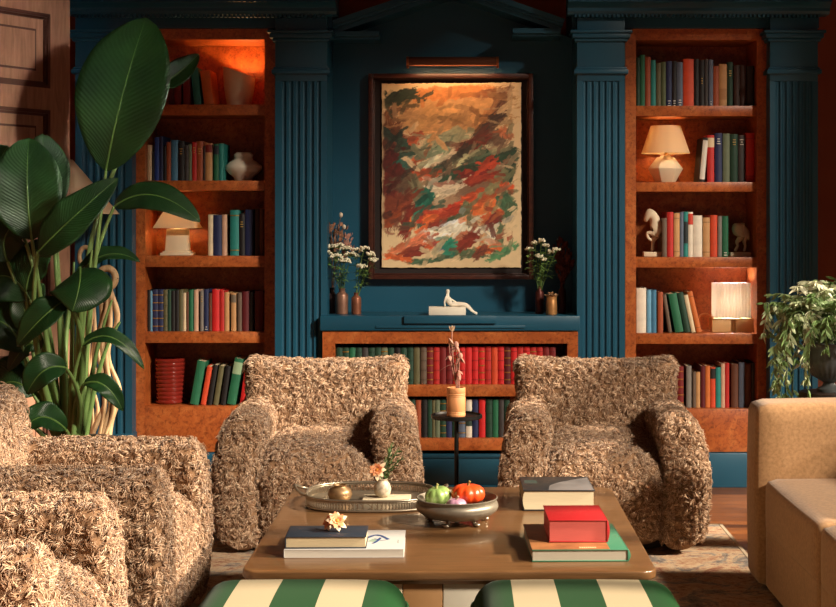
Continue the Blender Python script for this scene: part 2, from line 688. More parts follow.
YK = 7.70
LSH = [(104.5, 115), (180.5, 190.6), (256, 267), (332, 343), (406.5, 452)]
RSH = [(105.7, 116), (182, 191.6), (257.2, 267.6), (333.7, 344), (409, 452)]
bookcase('bookcase', 'tall burl wood bookcase behind the big leafy plant', PX(132.5, YB) + .006, PX(275, YB), PX(145, YB), PX(264.5, YB), zb(29), zb(452),
         YB, YK, [(zb(a), zb(b)) for a, b in LSH], zb(39.5))
bookcase('bookcase', 'tall burl wood bookcase by the urn, two table lamps on its shelves', PX(625.3, YB), PX(768, YB), PX(636, YB), PX(757, YB), zb(29), zb(452),
         YB, YK, [(zb(a), zb(b)) for a, b in RSH], zb(40))
YC = 7.262


def zc(py):
    return PZ(py, YC)


CSH = [(385, 396.5), (438.5, 450.5)]
bookcase('bookcase', 'low burl wood bookcase of red and green volumes under the teal ledge', PX(322.5, YC), PX(578, YC), PX(335, YC), PX(567.5, YC), zc(331.5), zc(450.5),
         YC, 7.62, [(zc(a), zc(b)) for a, b in CSH], zc(343.5), corner=0.004)
for o in bpy.data.objects:
    pass

# ------------------------------------------------------------------ books
BOOKPAL = {
    'black': (24, 22, 24), 'dark red': (120, 26, 28), 'maroon': (92, 22, 30), 'red': (186, 38, 34), 'bright red': (206, 34, 36), 'orange red': (210, 74, 40),
    'orange': (206, 112, 52), 'rust': (160, 78, 46), 'brown': (96, 56, 38), 'dark brown': (56, 34, 28), 'tan': (196, 148, 98), 'cream': (224, 204, 168),
    'white': (228, 218, 200), 'navy': (34, 44, 84), 'blue': (34, 66, 142), 'steel blue': (66, 122, 156), 'light blue': (108, 166, 200), 'grey': (128, 122, 116),
    'blue grey': (92, 104, 124), 'olive': (98, 94, 64), 'grey green': (104, 116, 92), 'green': (34, 106, 74), 'dark green': (30, 66, 50), 'teal': (38, 134, 128),
    'grey brown': (104, 86, 72), 'pinkish cream': (206, 164, 138), 'dark grey': (62, 58, 58), 'olive green': (84, 96, 62),
}


def arc_strip(mb, t, off, th, z0, z1, bul):
    """A band hugging the rounded spine."""
    N = 7
    out, inn = [], []
    for k in range(N):
        s = -1 + 2 * k / (N - 1)
        y = bul * (s * s)
        out.append((s * (t / 2 + off * .5), y - off))
        inn.append((s * (t / 2 + off * .5), y - off + th))
    mb.prism(out + inn[::-1], z0, z1)


def book(label, group, x, y, z, t, h, d, col, lean=0.0, bands=0, lab=None, gilt=0, lettering=None, pivot=0):
    """Upright volume, spine to the room. x is the middle of its foot (or the pivot corner when it leans)."""
    r = thing('book', label, 'book', (x, y, z), (0, lean, 0), group)
    ox = 0 if not lean else (-t / 2 if lean > 0 else t / 2)
    c = lin(BOOKPAL[col] if isinstance(col, str) else col)
    rgb = BOOKPAL[col] if isinstance(col, str) else col
    mat = M(rgb, rough=.55, var=.12, scale=22, bmp=.08, bscale=160)
    bul = min(.006, t * .16)
    b = .0025
    N = 7
    poly = [(t / 2 + ox, d)]
    for k in range(N):
        s = 1 - 2 * k / (N - 1)
        poly.append((s * t / 2 + ox, bul * s * s))
    poly += [(-t / 2 + ox, d), (-t / 2 + b + ox, d), (-t / 2 + b + ox, bul + b), (t / 2 - b + ox, bul + b), (t / 2 - b + ox, d)]
    cv = MB().prism(poly, 0, h)
    marks = [0] * len(cv.f)
    mats = [mat]
    if bands:
        n0 = len(cv.v)
        for k in range(bands):
            zz = h * (0.12 + 0.76 * k / max(1, bands - 1))
            arc_strip(cv, t, .0016, .003, zz - .0025, zz + .0025, bul)
        cv.v[n0:] = [(q[0] + ox, q[1], q[2]) for q in cv.v[n0:]]
        mats.append(GILT if gilt else M(tuple(int(q * .8) for q in rgb), rough=.5))
        marks += [len(mats) - 1] * (len(cv.f) - len(marks))
    if lettering:
        # small title marks across the spine
        lz, lc = lettering
        rr = random.Random(int(x * 1000) + int(z * 777))
        for k in range(3):
            wv = t * rr.uniform(.25, .6)
            cv.box(ox - wv / 2, ox + wv / 2, -.0016, .004, h * lz - k * .012 - .0022, h * lz - k * .012 + .0022)
        mats.append(M(lc, rough=.4, metal=.4, var=.02))
        marks += [len(mats) - 1] * (len(cv.f) - len(marks))
    o = cv.build('cover', mat, r, smooth=40)
    for mm in mats[1:]:
        o.data.materials.append(mm)
    if len(mats) > 1:
        o.data.polygons.foreach_set('material_index', np.array(marks, dtype=np.int32))
    MB().box(-t / 2 + b + ox, t / 2 - b + ox, bul + b, d - .005, .003, h - .004).build('pages', PAPER, r, smooth=0)
    if lab:
        z0, z1, lc = lab
        g = MB()
        arc_strip(g, t * .98, .0009, .002, h * z0, h * z1, bul)
        o = g.build('spine_label', M(lc, rough=.6, var=.06), r, smooth=40)
        o.location.x = ox
        o['label'] = 'contrasting spine label'
    return r


GOLDC = (206, 170, 96)
ORD = ['first', 'second', 'third', 'fourth', 'fifth', 'sixth', 'seventh', 'eighth', 'ninth', 'tenth', 'eleventh', 'twelfth', 'thirteenth', 'fourteenth',
       'fifteenth', 'sixteenth', 'seventeenth', 'eighteenth', 'nineteenth', 'twentieth', 'twenty-first', 'twenty-second', 'twenty-third', 'twenty-fourth']


def look_of(e):
    w = e[3]
    if e[4].get('lab'):
        w += ' labelled'
    elif e[4].get('bands'):
        w += ' banded'
    if e[4].get('lean'):
        w += ' leaning'
    return w


def row(entries, base_py, anchor, where, group, front=YB, yspine=.05, depth=.20, rev=False, zbase=None):
    """entries: (x0, x1, top, colour, options) in photo pixels measured at the spine plane."""
    Y = front + yspine
    z = PZ(base_py, front) + .0008
    n = len(entries)
    lo, hi = (PX(145, YB) + .0012, PX(264.5, YB) - .001) if entries[0][0] < 300 else ((PX(636, YB) + .001, PX(757, YB) - .0015) if front == YB else (PX(335, YC) + .001, PX(567.5, YC) - .001))
    for i, e in enumerate(entries):
        x0, x1, top, col, op = e
        k = (n - 1 - i) if rev else i
        label = '%s book, %s from %s, %s' % (look_of(e), ORD[k], anchor, where)
        lean = math.radians(op.get('lean', 0))
        X0, X1 = max(lo, PX(x0, Y)), min(hi, PX(x1, Y))
        t = (X1 - X0) * .985
        h = PZ(top, Y) - z
        x = (X0 + X1) / 2
        if lean > 0:
            x = X1
        elif lean < 0:
            x = X0
        book(label, group, x, Y + op.get('dy', 0), z, t, h / math.cos(lean) - (0 if not lean else t * abs(math.sin(lean)) * .6), op.get('d', depth), col, lean,
             op.get('bands', 0), op.get('lab'), op.get('gilt', 0), op.get('let'))


G = dict
# left bookcase, top shelf
row([(168.5, 173.5, 79, 'maroon', {}), (174, 181, 80, 'dark red', {}), (183, 190, 76, 'dark red', {}),
     (194, 201.5, 67.5, 'teal', G(lean=-6)), (204, 214, 70, 'orange', G(lean=-7))],
    104.5, 'the slanting pot', 'top shelf behind the plant', 'books on the top shelf behind the plant', rev=True)
# left bookcase, second shelf
row([(145.6, 151.8, 145, 'cream', {}), (152, 154.2, 152, 'black', {}), (154.4, 159.2, 137, 'blue', {}), (159.4, 163, 136, 'navy', {}), (163.4, 166.2, 146, 'black', {}),
     (166.5, 170.6, 142, 'rust', {}), (171, 177.6, 140, 'steel blue', {}), (178, 184.2, 141, 'black', G(let=(.8, GOLDC))), (184.5, 188.4, 145, 'dark grey', G(bands=4)),
     (188.6, 191.6, 144, 'grey green', {}), (192, 196.4, 142, 'red', G(let=(.85, GOLDC))), (196.6, 203, 141, 'rust', G(let=(.8, GOLDC))), (203.3, 205, 146, 'dark brown', {}),
     (205.2, 212.2, 143.5, 'tan', G(lab=(.76, .97, (120, 34, 28)))), (213.6, 218.6, 144, 'green', G(lab=(.72, .95, (28, 34, 46)))), (218.8, 223.4, 143.5, 'teal', {})],
    180.5, 'the white bulbous vase', 'shelf behind the plant', 'books beside the bulbous vase', rev=True)
# left bookcase, third shelf
row([(208, 212.8, 214.5, 'cream', {}), (213, 221.6, 215, 'navy', {}), (222, 226.6, 214.5, 'pinkish cream', {}), (230, 238.8, 210, 'teal', G(bands=2, gilt=1)),
     (239, 244.6, 213.5, 'black', G(let=(.8, GOLDC))), (245, 253.2, 209.5, 'navy', {}), (255, 259, 208.5, 'dark brown', {}), (259.4, 263.6, 209, 'brown', {})],
    256, 'the lit lamp', 'shelf behind the plant', 'books beside the lamp with the square base')
# left bookcase, fourth shelf
row([(145.6, 150.2, 290, 'black', G(bands=5)), (150.4, 152.2, 291, 'light blue', {}), (152.5, 157.8, 290, 'navy', G(bands=5, gilt=1)), (158, 163.2, 290, 'navy', G(bands=5, gilt=1)),
     (163.5, 167.4, 290, 'olive', G(bands=4)), (167.6, 171, 290, 'dark green', {}), (171.3, 174.8, 291, 'black', {}), (175, 178.8, 290, 'black', {}),
     (179, 183, 290, 'olive', {}), (183.2, 186, 293, 'cream', {}), (186.2, 188.6, 292, 'brown', {}), (189, 193.2, 290, 'green', {}), (194, 198.2, 290, 'pinkish cream', {}),
     (200.2, 203.4, 290.5, 'grey', G(let=(.85, GOLDC))), (204, 208.4, 289.5, 'navy', G(let=(.1, (220, 220, 210)))), (209, 211.6, 293, 'brown', {}),
     (212, 219.4, 289.5, 'bright red', {}), (219.6, 224.2, 290.5, 'red', {}), (224.5, 229, 292.5, 'tan', {}), (231, 236, 293, 'tan', G(lab=(.75, .95, (110, 96, 80)))),
     (237.5, 241.6, 292.5, 'grey brown', {}), (242, 249, 291.5, 'maroon', {}), (250, 253.6, 292, 'black', {}), (254.6, 263.4, 291, 'maroon', {})],
    332, 'the plant end', 'full shelf behind the plant', 'books on the full shelf behind the plant')
# left bookcase, bottom shelf (all leaning)
row([(189.5, 198, 361, 'green', G(lean=10)), (200.4, 205.6, 366.5, 'orange red', G(lean=10)), (207, 211.5, 365, 'black', G(lean=9)), (213, 218, 366, 'olive', G(lean=9)),
     (220.2, 225.2, 366, 'black', G(lean=8)), (226.5, 235.2, 358.5, 'green', G(lean=10, lab=(.66, .92, (150, 176, 140)))), (239.5, 246.5, 361, 'bright red', G(lean=8))],
    406.5, 'the ribbed red vase', 'lowest shelf', 'leaning books on the lowest shelf')
# right bookcase, top shelf
row([(636.6, 640, 57.5, 'dark green', {}), (640.4, 645, 54.7, 'green', {}), (645.4, 650.6, 56.7, 'rust', {}), (651, 656, 60, 'teal', {}), (656.4, 661, 63, 'olive', {}),
     (661.4, 666, 62, 'olive green', {}), (666.4, 672, 61, 'navy', G(let=(.12, (230, 230, 220)))), (672.4, 676.6, 61, 'black', G(let=(.12, (230, 230, 220)))),
     (677, 683, 62, 'blue grey', G(let=(.14, (230, 230, 220)))), (683.4, 694, 59, 'orange red', {}), (694.4, 699, 59, 'black', G(bands=3)), (699.4, 704.6, 60, 'black', G(let=(.6, GOLDC))),
     (705, 708.2, 59, 'dark grey', {}), (709, 713.2, 59.5, 'blue grey', G(let=(.1, (230, 230, 220)))), (713.5, 719, 66, 'rust', {}),
     (719.3, 727.2, 64, 'tan', G(lab=(.16, .42, (176, 128, 82)))), (727.6, 733, 62, 'dark green', G(let=(.8, GOLDC))), (734, 740, 65, 'dark brown', {}), (740.4, 746.4, 65, 'dark brown', {}),
     (747, 755.5, 66, 'black', {})],
    105.7, 'the inner end', 'top shelf by the urn', 'books on the top shelf of the urn side bookcase')
# right bookcase, second shelf
row([(699.5, 704.5, 137.5, 'black', G(lean=5, lab=(.06, .94, (216, 208, 196)))), (707.4, 714.4, 135, 'red', G(lab=(.74, .94, (216, 196, 160)))), (715, 722.4, 133, 'navy', G(let=(.88, (230, 230, 220)))),
     (723, 730, 133.5, 'grey green', {}), (730.5, 738, 134, 'dark green', G(let=(.88, GOLDC))), (738.5, 745, 135, 'dark grey', G(let=(.9, (220, 214, 200)))), (746, 755, 132.8, 'red', G(bands=2))],
    182, 'the angular lamp', 'second shelf', 'books beside the angular lamp')
# right bookcase, third shelf
row([(662.5, 667, 218, 'grey brown', {}), (667.3, 673.6, 212, 'red', {}), (674, 679.8, 213, 'tan', G(bands=2)), (680, 683.6, 212, 'blue grey', {}),
     (684, 688, 211.7, 'teal', G(lab=(.3, .78, (28, 40, 44)))), (688.3, 693, 212, 'white', G(lab=(.72, .96, (196, 60, 42)))), (693.3, 702.4, 215.4, 'white', {}),
     (703, 710, 217.5, 'tan', G(bands=2)), (710.5, 717.5, 215, 'orange red', {}), (718, 722, 216, 'grey', {}), (722.5, 728.5, 216, 'green', G(let=(.1, (230, 230, 220))))],
    257.2, 'the horse head', 'shelf between horse bookends', 'books between the horse bookends')
# right bookcase, fourth shelf
row([(636.6, 646.4, 288, 'white', {}), (647, 651.4, 290, 'light blue', {}), (651.6, 656.6, 290, 'steel blue', {}), (657.8, 663.2, 292, 'rust', {}),
     (668.8, 672.2, 294.5, 'grey brown', G(lean=-9)), (675.5, 684, 293.5, 'green', G(lean=-10.5)), (685, 691, 292.5, 'dark green', G(lean=-11)),
     (691.8, 696, 295, 'cream', G(lean=-12)), (697, 702, 291.5, 'orange', G(lean=-13, bands=2))],
    333.7, 'the inner end', 'shelf with the pleated lamp', 'books on the shelf with the pleated lamp')
# right bookcase, lowest shelf
row([(660, 666, 368, 'maroon', {}), (666.5, 672, 367, 'dark red', {}), (672.4, 677.2, 367.5, 'dark red', G(bands=5, gilt=1)), (677.6, 683.8, 366.5, 'dark red', G(bands=5, gilt=1)),
     (686.5, 691.6, 366, 'grey', {}), (692.8, 696, 372, 'grey brown', {}), (696.2, 700.2, 372, 'tan', {}), (701, 705.4, 366, 'maroon', {}), (705.6, 710.2, 366, 'orange', {}),
     (710.5, 715.6, 367.5, 'orange red', G(lab=(.72, .97, (34, 30, 30)))), (716, 721, 367.5, 'teal', {}), (721.2, 725, 363.5, 'pinkish cream', {}), (725.2, 729.4, 363, 'red', {}),
     (731.5, 738.6, 364, 'brown', {}), (739.2, 744.8, 362.5, 'blue grey', {}), (745.3, 751.4, 364.5, 'brown', {}), (751.8, 755.2, 363, 'dark grey', {})],
    409, 'the armchair side', 'lowest shelf by the sofa', 'books on the lowest shelf of the urn side bookcase')
# low central bookcase, upper row: a run of green volumes then red ones
ents = []
px = 336.2
gcols = ['dark green', 'dark green', 'green', 'dark green', 'dark grey', 'dark green', 'dark green', 'grey green', 'dark green', 'black', 'dark green', 'dark green', 'olive']
rr = random.Random(5)
for k, c in enumerate(gcols):
    w = (420.0 - 336.2) / len(gcols)
    ents.append((px + .1, px + w - .2, 346.5 + rr.uniform(0, 1.2), c, G(bands=4, gilt=k % 3 == 1) if k % 2 else {}))
    px += w
row(ents, 385, 'the plant side', 'green run under ledge', 'green volumes under the ledge', front=YC, yspine=.03, depth=.19)
ents = []
rcols = ['grey brown', 'dark red', 'red', 'dark red', 'dark red', 'red', 'bright red', 'bright red', 'bright red', 'bright red', 'red', 'orange red', 'bright red', 'maroon', 'bright red', 'red', 'bright red', 'red',
         'red', 'dark red', 'dark red']
px = 420.4
for k, c in enumerate(rcols):
    w = (556 - 420.4) / len(rcols)
    ents.append((px + .1, px + w - .2, 346.3 + rr.uniform(0, .8), c, G(bands=4 + k % 2, gilt=1) if k % 4 == 1 else (G(bands=4) if k % 2 == 0 else {})))
    px += w
row(ents, 385, 'the green volumes', 'red run under ledge', 'red volumes under the ledge', front=YC, yspine=.03, depth=.19)
ents = [(404, 409.5, 399, 'dark green', {}), (410, 415.4, 399, 'dark green', G(bands=4)), (415.8, 421, 400, 'rust', {}), (421.5, 427.4, 399, 'black', G(bands=5)), (427.8, 432, 399, 'dark green', {}),
        (432.3, 435.2, 400, 'olive', {}), (435.5, 440, 399.5, 'grey green', {}), (440.4, 446, 399, 'dark green', G(bands=5, gilt=1)), (446.4, 452, 399, 'navy', {}), (452.4, 458.2, 399.5, 'dark green', {}),
        (458.6, 465.4, 399, 'blue grey', G(bands=4, gilt=1)), (466, 472, 399.5, 'white', G(lab=(.3, .7, (40, 60, 54)))), (472.4, 478.2, 399, 'navy', {}), (479, 485.4, 398.8, 'bright red', {}),
        (486, 492.4, 399, 'dark green', G(bands=4)), (492.8, 498.4, 399.5, 'green', {}), (499, 504, 399, 'dark grey', {}), (504.4, 510, 399, 'dark green', {})]
row(ents, 438.5, 'the plant side', 'bottom row under ledge', 'volumes on the bottom row under the ledge', front=YC, yspine=.03, depth=.19)

# ------------------------------------------------------------------ painting, frame and picture light
YF = YR - .001
X0, X1, Z0, Z1 = PX(369, YF), PX(533, YF), PZ(279, YF), PZ(74.5, YF)
pt = thing('painting', 'large framed abstract painting in rust, green and cream on deckle-edged paper', 'painting', ((X0 + X1) / 2, YF, Z0))
hw, hh = (X1 - X0) / 2, Z1 - Z0
fr = MB()
fw = .024
for (a, b, c, d, y0) in ((-hw, -hw + fw, 0, hh, -.055), (hw - fw, hw, 0, hh, -.055), (-hw + fw, hw - fw, 0, fw, -.055), (-hw + fw, hw - fw, hh - fw, hh, -.055)):
    fr.box(a, b, y0, 0, c, d)
g = .006
for (a, b, c, d) in ((-hw + fw, -hw + fw + g, fw, hh - fw), (hw - fw - g, hw - fw, fw, hh - fw), (-hw + fw, hw - fw, fw, fw + g), (-hw + fw, hw - fw, hh - fw - g, hh - fw)):
    fr.box(a, b, -.030, 0, c, d)
fr.build('frame', DARK_FRAME, pt, bevel=.003, smooth=30)
MB().box(-hw + fw, hw - fw, -.012, -.001, fw, hh - fw).build('backing_board', M((30, 19, 18), rough=.8, var=.1), pt, smooth=0)

# the painted sheet: a deckle-edged paper whose brushwork is laid down stroke by stroke
NX, NZ = 230, 302
px0, px1, py0, py1 = 382.0, 521.0, 84.0, 267.5
U, V = np.meshgrid(np.linspace(px0, px1, NX), np.linspace(py1, py0, NZ))


def vnoise(x, y, seed):
    r = np.random.default_rng(seed)
    T = r.random((64, 64))
    xi, yi = np.floor(x).astype(int), np.floor(y).astype(int)
    fx, fy = x - xi, y - yi
    fx, fy = fx * fx * (3 - 2 * fx), fy * fy * (3 - 2 * fy)
    a, b = T[yi % 64, xi % 64], T[yi % 64, (xi + 1) % 64]
    c, d = T[(yi + 1) % 64, xi % 64], T[(yi + 1) % 64, (xi + 1) % 64]
    return (a * (1 - fx) + b * fx) * (1 - fy) + (c * (1 - fx) + d * fx) * fy


def fbm(x, y, seed, o=4):
    s, a = 0, .5
    for i in range(o):
        s = s + a * vnoise(x * 2 ** i, y * 2 ** i, seed + i)
        a *= .5
    return s


def sl(c):
    return np.array(lin(c)[:3])


canvas = np.zeros((NZ, NX, 3)) + sl((222, 194, 150))
canvas *= (.9 + .2 * fbm(U / 9, V / 9, 3))[..., None]


def stroke(cx, cy, L, ang, w, col, amt=1.0, curve=0.0, rag=1.0):
    a = math.radians(-ang)
    dxx, dyy = U - cx, V - cy
    wob = (fbm(U / 5, V / 5, int(cx * 7 + cy) % 997) - .48) * 8 * rag
    s = dxx * math.cos(a) + dyy * math.sin(a)
    q = -dxx * math.sin(a) + dyy * math.cos(a) + wob + curve * (s / L) ** 2 * L
    streak = vnoise(q * 1.7 + 50, s / 18 + 9, int(cx + cy * 3) % 991) - .5
    e = (2 * s / L + streak * .55) ** 4 + (2 * q / w) ** 4
    mask = np.clip((1.25 - e) * 2.2, 0, 1) * amt
    tone = (1 + .35 * streak + .3 * (vnoise(U / 3, V / 3, 77) - .5))[..., None]
    canvas[:] = canvas * (1 - mask[..., None]) + np.clip(sl(col) * tone, 0, 1) * mask[..., None]


STROKES = [
    (450, 110, 120, 5, 44, (196, 140, 84), .8), (450, 93, 84, 3, 14, (204, 122, 56), .8), (470, 112, 50, 20, 24, (206, 152, 96), .6), (430, 118, 36, 50, 18, (214, 160, 100), .7), (455, 128, 60, 8, 12, (200, 146, 92), .7),
    (390, 150, 60, 85, 22, (96, 40, 28), .9), (392, 200, 60, 85, 22, (104, 38, 26), .9), (450, 190, 110, 15, 60, (120, 48, 32), .55), (480, 170, 70, 30, 44, (96, 60, 46), .6),
    (400, 98, 36, 8, 13, (44, 58, 44), 1, .35), (387, 103, 14, 55, 7, (48, 56, 42), .9), (419, 99, 14, -10, 6, (56, 60, 44), .9), (388, 120, 24, 80, 10, (118, 66, 36), .8), (396, 110, 14, 40, 6, (60, 56, 44), .8),
    (393, 136, 26, -22, 14, (40, 54, 46), 1), (408, 142, 18, 10, 9, (52, 70, 58), 1), (402, 152, 28, 20, 14, (44, 76, 62), .95), (406, 166, 22, 10, 14, (38, 92, 80), .95), (389, 162, 28, 70, 13, (84, 30, 26), 1), (393, 174, 22, 30, 12, (108, 34, 24), 1),
    (416, 139, 18, 32, 8, (196, 94, 58), 1), (421, 157, 22, 22, 7, (204, 100, 58), 1), (424, 172, 30, -20, 10, (208, 84, 42), 1), (428, 180, 24, -35, 8, (198, 92, 54), .9),
    (446, 139, 46, 12, 14, (150, 152, 118), .9), (434, 152, 34, 16, 9, (124, 142, 112), .9), (440, 143, 13, 32, 6, (50, 78, 58), 1), (425, 164, 26, 30, 5, (150, 150, 118), .8), (443, 158, 26, 30, 8, (228, 204, 166), 1), (448, 167, 36, 20, 8, (62, 92, 70), 1),
    (489, 95, 30, 10, 9, (122, 72, 48), .75), (498, 107, 30, 52, 10, (104, 62, 48), .8), (508, 93, 16, 60, 7, (124, 80, 56), .6), (484, 118, 30, 45, 9, (170, 112, 66), .7),
    (489, 125, 40, 43, 11, (58, 42, 38), .95), (492, 138, 24, 15, 16, (96, 68, 52), .9), (474, 144, 36, 26, 10, (126, 52, 36), .95), (458, 156, 46, 30, 7, (62, 56, 44), .95), (506, 133, 16, -40, 8, (196, 108, 66), .9), (489, 145, 8, 40, 5, (190, 180, 140), 1), (510, 128, 14, 80, 6, (130, 120, 90), .8),
    (462, 161, 30, 28, 6, (178, 174, 132), 1), (498, 156, 40, 8, 15, (44, 72, 52), 1), (460, 173, 58, 20, 11, (50, 78, 56), 1), (509, 171, 24, 80, 9, (52, 76, 54), 1), (478, 160, 26, 15, 8, (66, 80, 60), .9),
    (490, 168, 24, 60, 10, (198, 72, 42), 1), (475, 173, 30, 20, 10, (122, 36, 30), 1), (500, 150, 22, 15, 5, (170, 160, 120), .6), (503, 176, 14, 70, 8, (150, 140, 100), .8),
    (393, 180, 32, 70, 16, (96, 34, 26), 1), (405, 184, 20, 60, 10, (80, 62, 46), .9), (396, 203, 38, 10, 15, (116, 52, 32), 1), (392, 218, 28, 40, 10, (146, 66, 32), .95), (408, 222, 34, 72, 12, (124, 42, 28), 1), (413, 222, 16, 82, 5, (216, 112, 52), 1), (388, 215, 12, 20, 8, (70, 34, 24), .8),
    (416, 190, 34, -70, 11, (112, 106, 78), .95), (424, 203, 36, 62, 13, (36, 108, 88), 1), (425, 219, 22, 60, 10, (60, 84, 66), .9), (436, 187, 28, -30, 10, (218, 204, 174), 1), (447, 193, 24, 22, 9, (214, 190, 154), 1), (456, 186, 34, 25, 9, (230, 208, 174), 1),
    (442, 213, 50, 18, 10, (178, 62, 36), 1), (432, 219, 18, 10, 8, (220, 104, 52), 1), (458, 206, 34, 20, 8, (190, 60, 38), 1), (448, 222, 40, 20, 9, (78, 94, 66), 1), (432, 226, 20, 25, 7, (130, 44, 30), .9),
    (431, 235, 24, -8, 9, (240, 230, 206), 1), (450, 228, 32, 28, 8, (240, 230, 206), 1), (413, 243, 38, 26, 11, (210, 116, 80), 1), (422, 250, 48, 18, 8, (124, 42, 28), 1), (400, 258, 34, -12, 6, (198, 92, 44), 1), (436, 245, 22, 20, 8, (190, 84, 48), .9), (396, 250, 16, 10, 6, (200, 110, 70), .8),
    (452, 247, 30, 30, 16, (40, 128, 102), 1), (440, 247, 8, 40, 6, (46, 80, 120), .8), (430, 260, 40, 10, 6, (62, 90, 64), 1), (470, 254, 34, 6, 9, (84, 100, 70), 1), (470, 240, 30, 36, 12, (136, 48, 32), 1), (461, 236, 16, 10, 7, (196, 110, 76), .8),
    (482, 205, 38, 16, 16, (230, 116, 60), 1), (474, 197, 24, 15, 9, (196, 80, 44), 1), (490, 198, 16, 40, 8, (236, 140, 84), 1), (492, 216, 26, 20, 8, (206, 92, 50), 1), (490, 223, 28, 32, 10, (124, 46, 36), 1), (465, 208, 14, 50, 9, (96, 108, 78), .9),
    (455, 229, 20, 10, 7, (238, 228, 202), 1), (474, 221, 18, -15, 10, (210, 168, 124), 1), (475, 229, 20, -18, 7, (234, 222, 194), 1), (491, 234, 22, -32, 10, (234, 218, 188), 1), (483, 240, 14, 60, 5, (210, 160, 110), .7),
    (480, 179, 36, 15, 8, (156, 56, 36), 1), (497, 181, 26, 60, 10, (128, 128, 90), 1), (508, 187, 16, -42, 8, (220, 90, 44), 1), (504, 201, 28, -50, 14, (66, 98, 68), 1), (509, 212, 20, 80, 8, (74, 96, 66), 1), (491, 190, 14, 60, 7, (150, 140, 96), .9),
    (500, 239, 30, 82, 8, (100, 116, 82), 1), (503, 252, 34, 26, 8, (82, 134, 88), 1), (489, 248, 28, 14, 7, (208, 102, 52), 1), (480, 252, 18, 40, 8, (120, 60, 44), .9), (509, 236, 10, 80, 6, (150, 70, 46), .8),
]
sr = random.Random(12)
for s in STROKES:
    stroke(*s)
    cx, cy, L, ang, w, col, amt = s[:7]
    if L > 60:
        continue
    for _ in range(6):
        a = math.radians(-ang)
        o1, o2 = sr.uniform(-.36, .36) * L, sr.uniform(-.48, .48) * w
        f = sr.uniform(.70, 1.28)
        stroke(cx + o1 * math.cos(a) - o2 * math.sin(a), cy + o1 * math.sin(a) + o2 * math.cos(a), L * sr.uniform(.25, .6), ang + sr.uniform(-14, 14),
               max(1.3, w * sr.uniform(.12, .3)), tuple(min(255, q * f) for q in col), amt * .75, 0, .5)
# loose drags of the brush that pull neighbouring colours into one another
for _ in range(420):
    ci, cj = sr.randrange(12, NZ - 12), sr.randrange(12, NX - 12)
    cx, cy = U[ci, cj], V[ci, cj]
    ang = sr.gauss(24, 30)
    d_ = sr.uniform(3, 11) * sr.choice((-1, 1))
    si_ = int(min(NZ - 1, max(0, ci + d_ * math.sin(math.radians(ang)) * NZ / (py1 - py0))))
    sj_ = int(min(NX - 1, max(0, cj + d_ * math.cos(math.radians(ang)) * NX / (px1 - px0))))
    lc_ = canvas[si_, sj_] * sr.uniform(.62, 1.12)
    srgb = [min(255, 255 * (1.055 * max(0, q_) ** (1 / 2.4) - .055)) if q_ > .0031 else q_ * 12.92 * 255 for q_ in lc_]
    stroke(cx, cy, sr.uniform(7, 20), ang, sr.uniform(1.8, 5.5), srgb, sr.uniform(.6, .95), 0, .5)
# bare paper margin
edge = np.minimum(np.minimum(U - px0, (px1 - U) * .9), np.minimum((py1 - V) * .8, (V - py0) * 1.4)) + (fbm(U / 6, V / 6, 21) - .5) * 7
mk = np.clip((2.6 - edge) / 3, 0, 1)[..., None]
canvas[:] = canvas * (1 - mk * .85) + sl((224, 196, 152)) * mk * .85
sx = PX(px1, YF) - PX(px0, YF)
sz = PZ(py0, YF) - PZ(py1, YF)
ox, oz = PX(px0, YF) - (X0 + X1) / 2, PZ(py1, YF) - Z0
uu, vv = np.meshgrid(np.linspace(0, 1, NX), np.linspace(0, 1, NZ))
gx = ox + uu * sx
gz = oz + vv * sz
dk = .004
ej = dk * (fbm(vv * 40, vv * 0 + 3, 5) - .5)
gx[:, 0] += (dk * (fbm(vv * 40, vv * 0 + 3, 5) - .5))[:, 0] * 2
gx[:, -1] += (dk * (fbm(vv * 40, vv * 0 + 9, 6) - .5))[:, -1] * 2
gz[0, :] += (dk * (fbm(uu * 40, uu * 0 + 3, 8) - .5))[0, :] * 2
gz[-1, :] += (dk * (fbm(uu * 40, uu * 0 + 3, 9) - .5))[-1, :] * 2 + .006 * uu[-1, :]
gy = -.0195 - .003 * fbm(uu * 5, vv * 5, 4)
co = np.stack([gx, gy, gz], -1).reshape(-1, 3)
idx = np.arange(NX * NZ).reshape(NZ, NX)
q = np.stack([idx[:-1, :-1], idx[:-1, 1:], idx[1:, 1:], idx[1:, :-1]], -1).reshape(-1, 4)


def np_mesh(name, co, quads, mat, parent=None, smooth=True):
    me = bpy.data.meshes.new(name)
    n = quads.shape[1]
    me.vertices.add(len(co))
    me.vertices.foreach_set('co', np.ascontiguousarray(co, dtype=np.float32).ravel())
    me.loops.add(quads.size)
    me.loops.foreach_set('vertex_index', np.ascontiguousarray(quads, dtype=np.int32).ravel())
    me.polygons.add(len(quads))
    me.polygons.foreach_set('loop_start', np.arange(0, quads.size, n, dtype=np.int32))
    me.update(calc_edges=True)
    me.validate()
    if smooth:
        me.polygons.foreach_set('use_smooth', np.ones(len(me.polygons), dtype=bool))
    me.materials.append(mat)
    o = bpy.data.objects.new(name, me)
    COL.objects.link(o)
    if parent:
        o.parent = parent
    return o


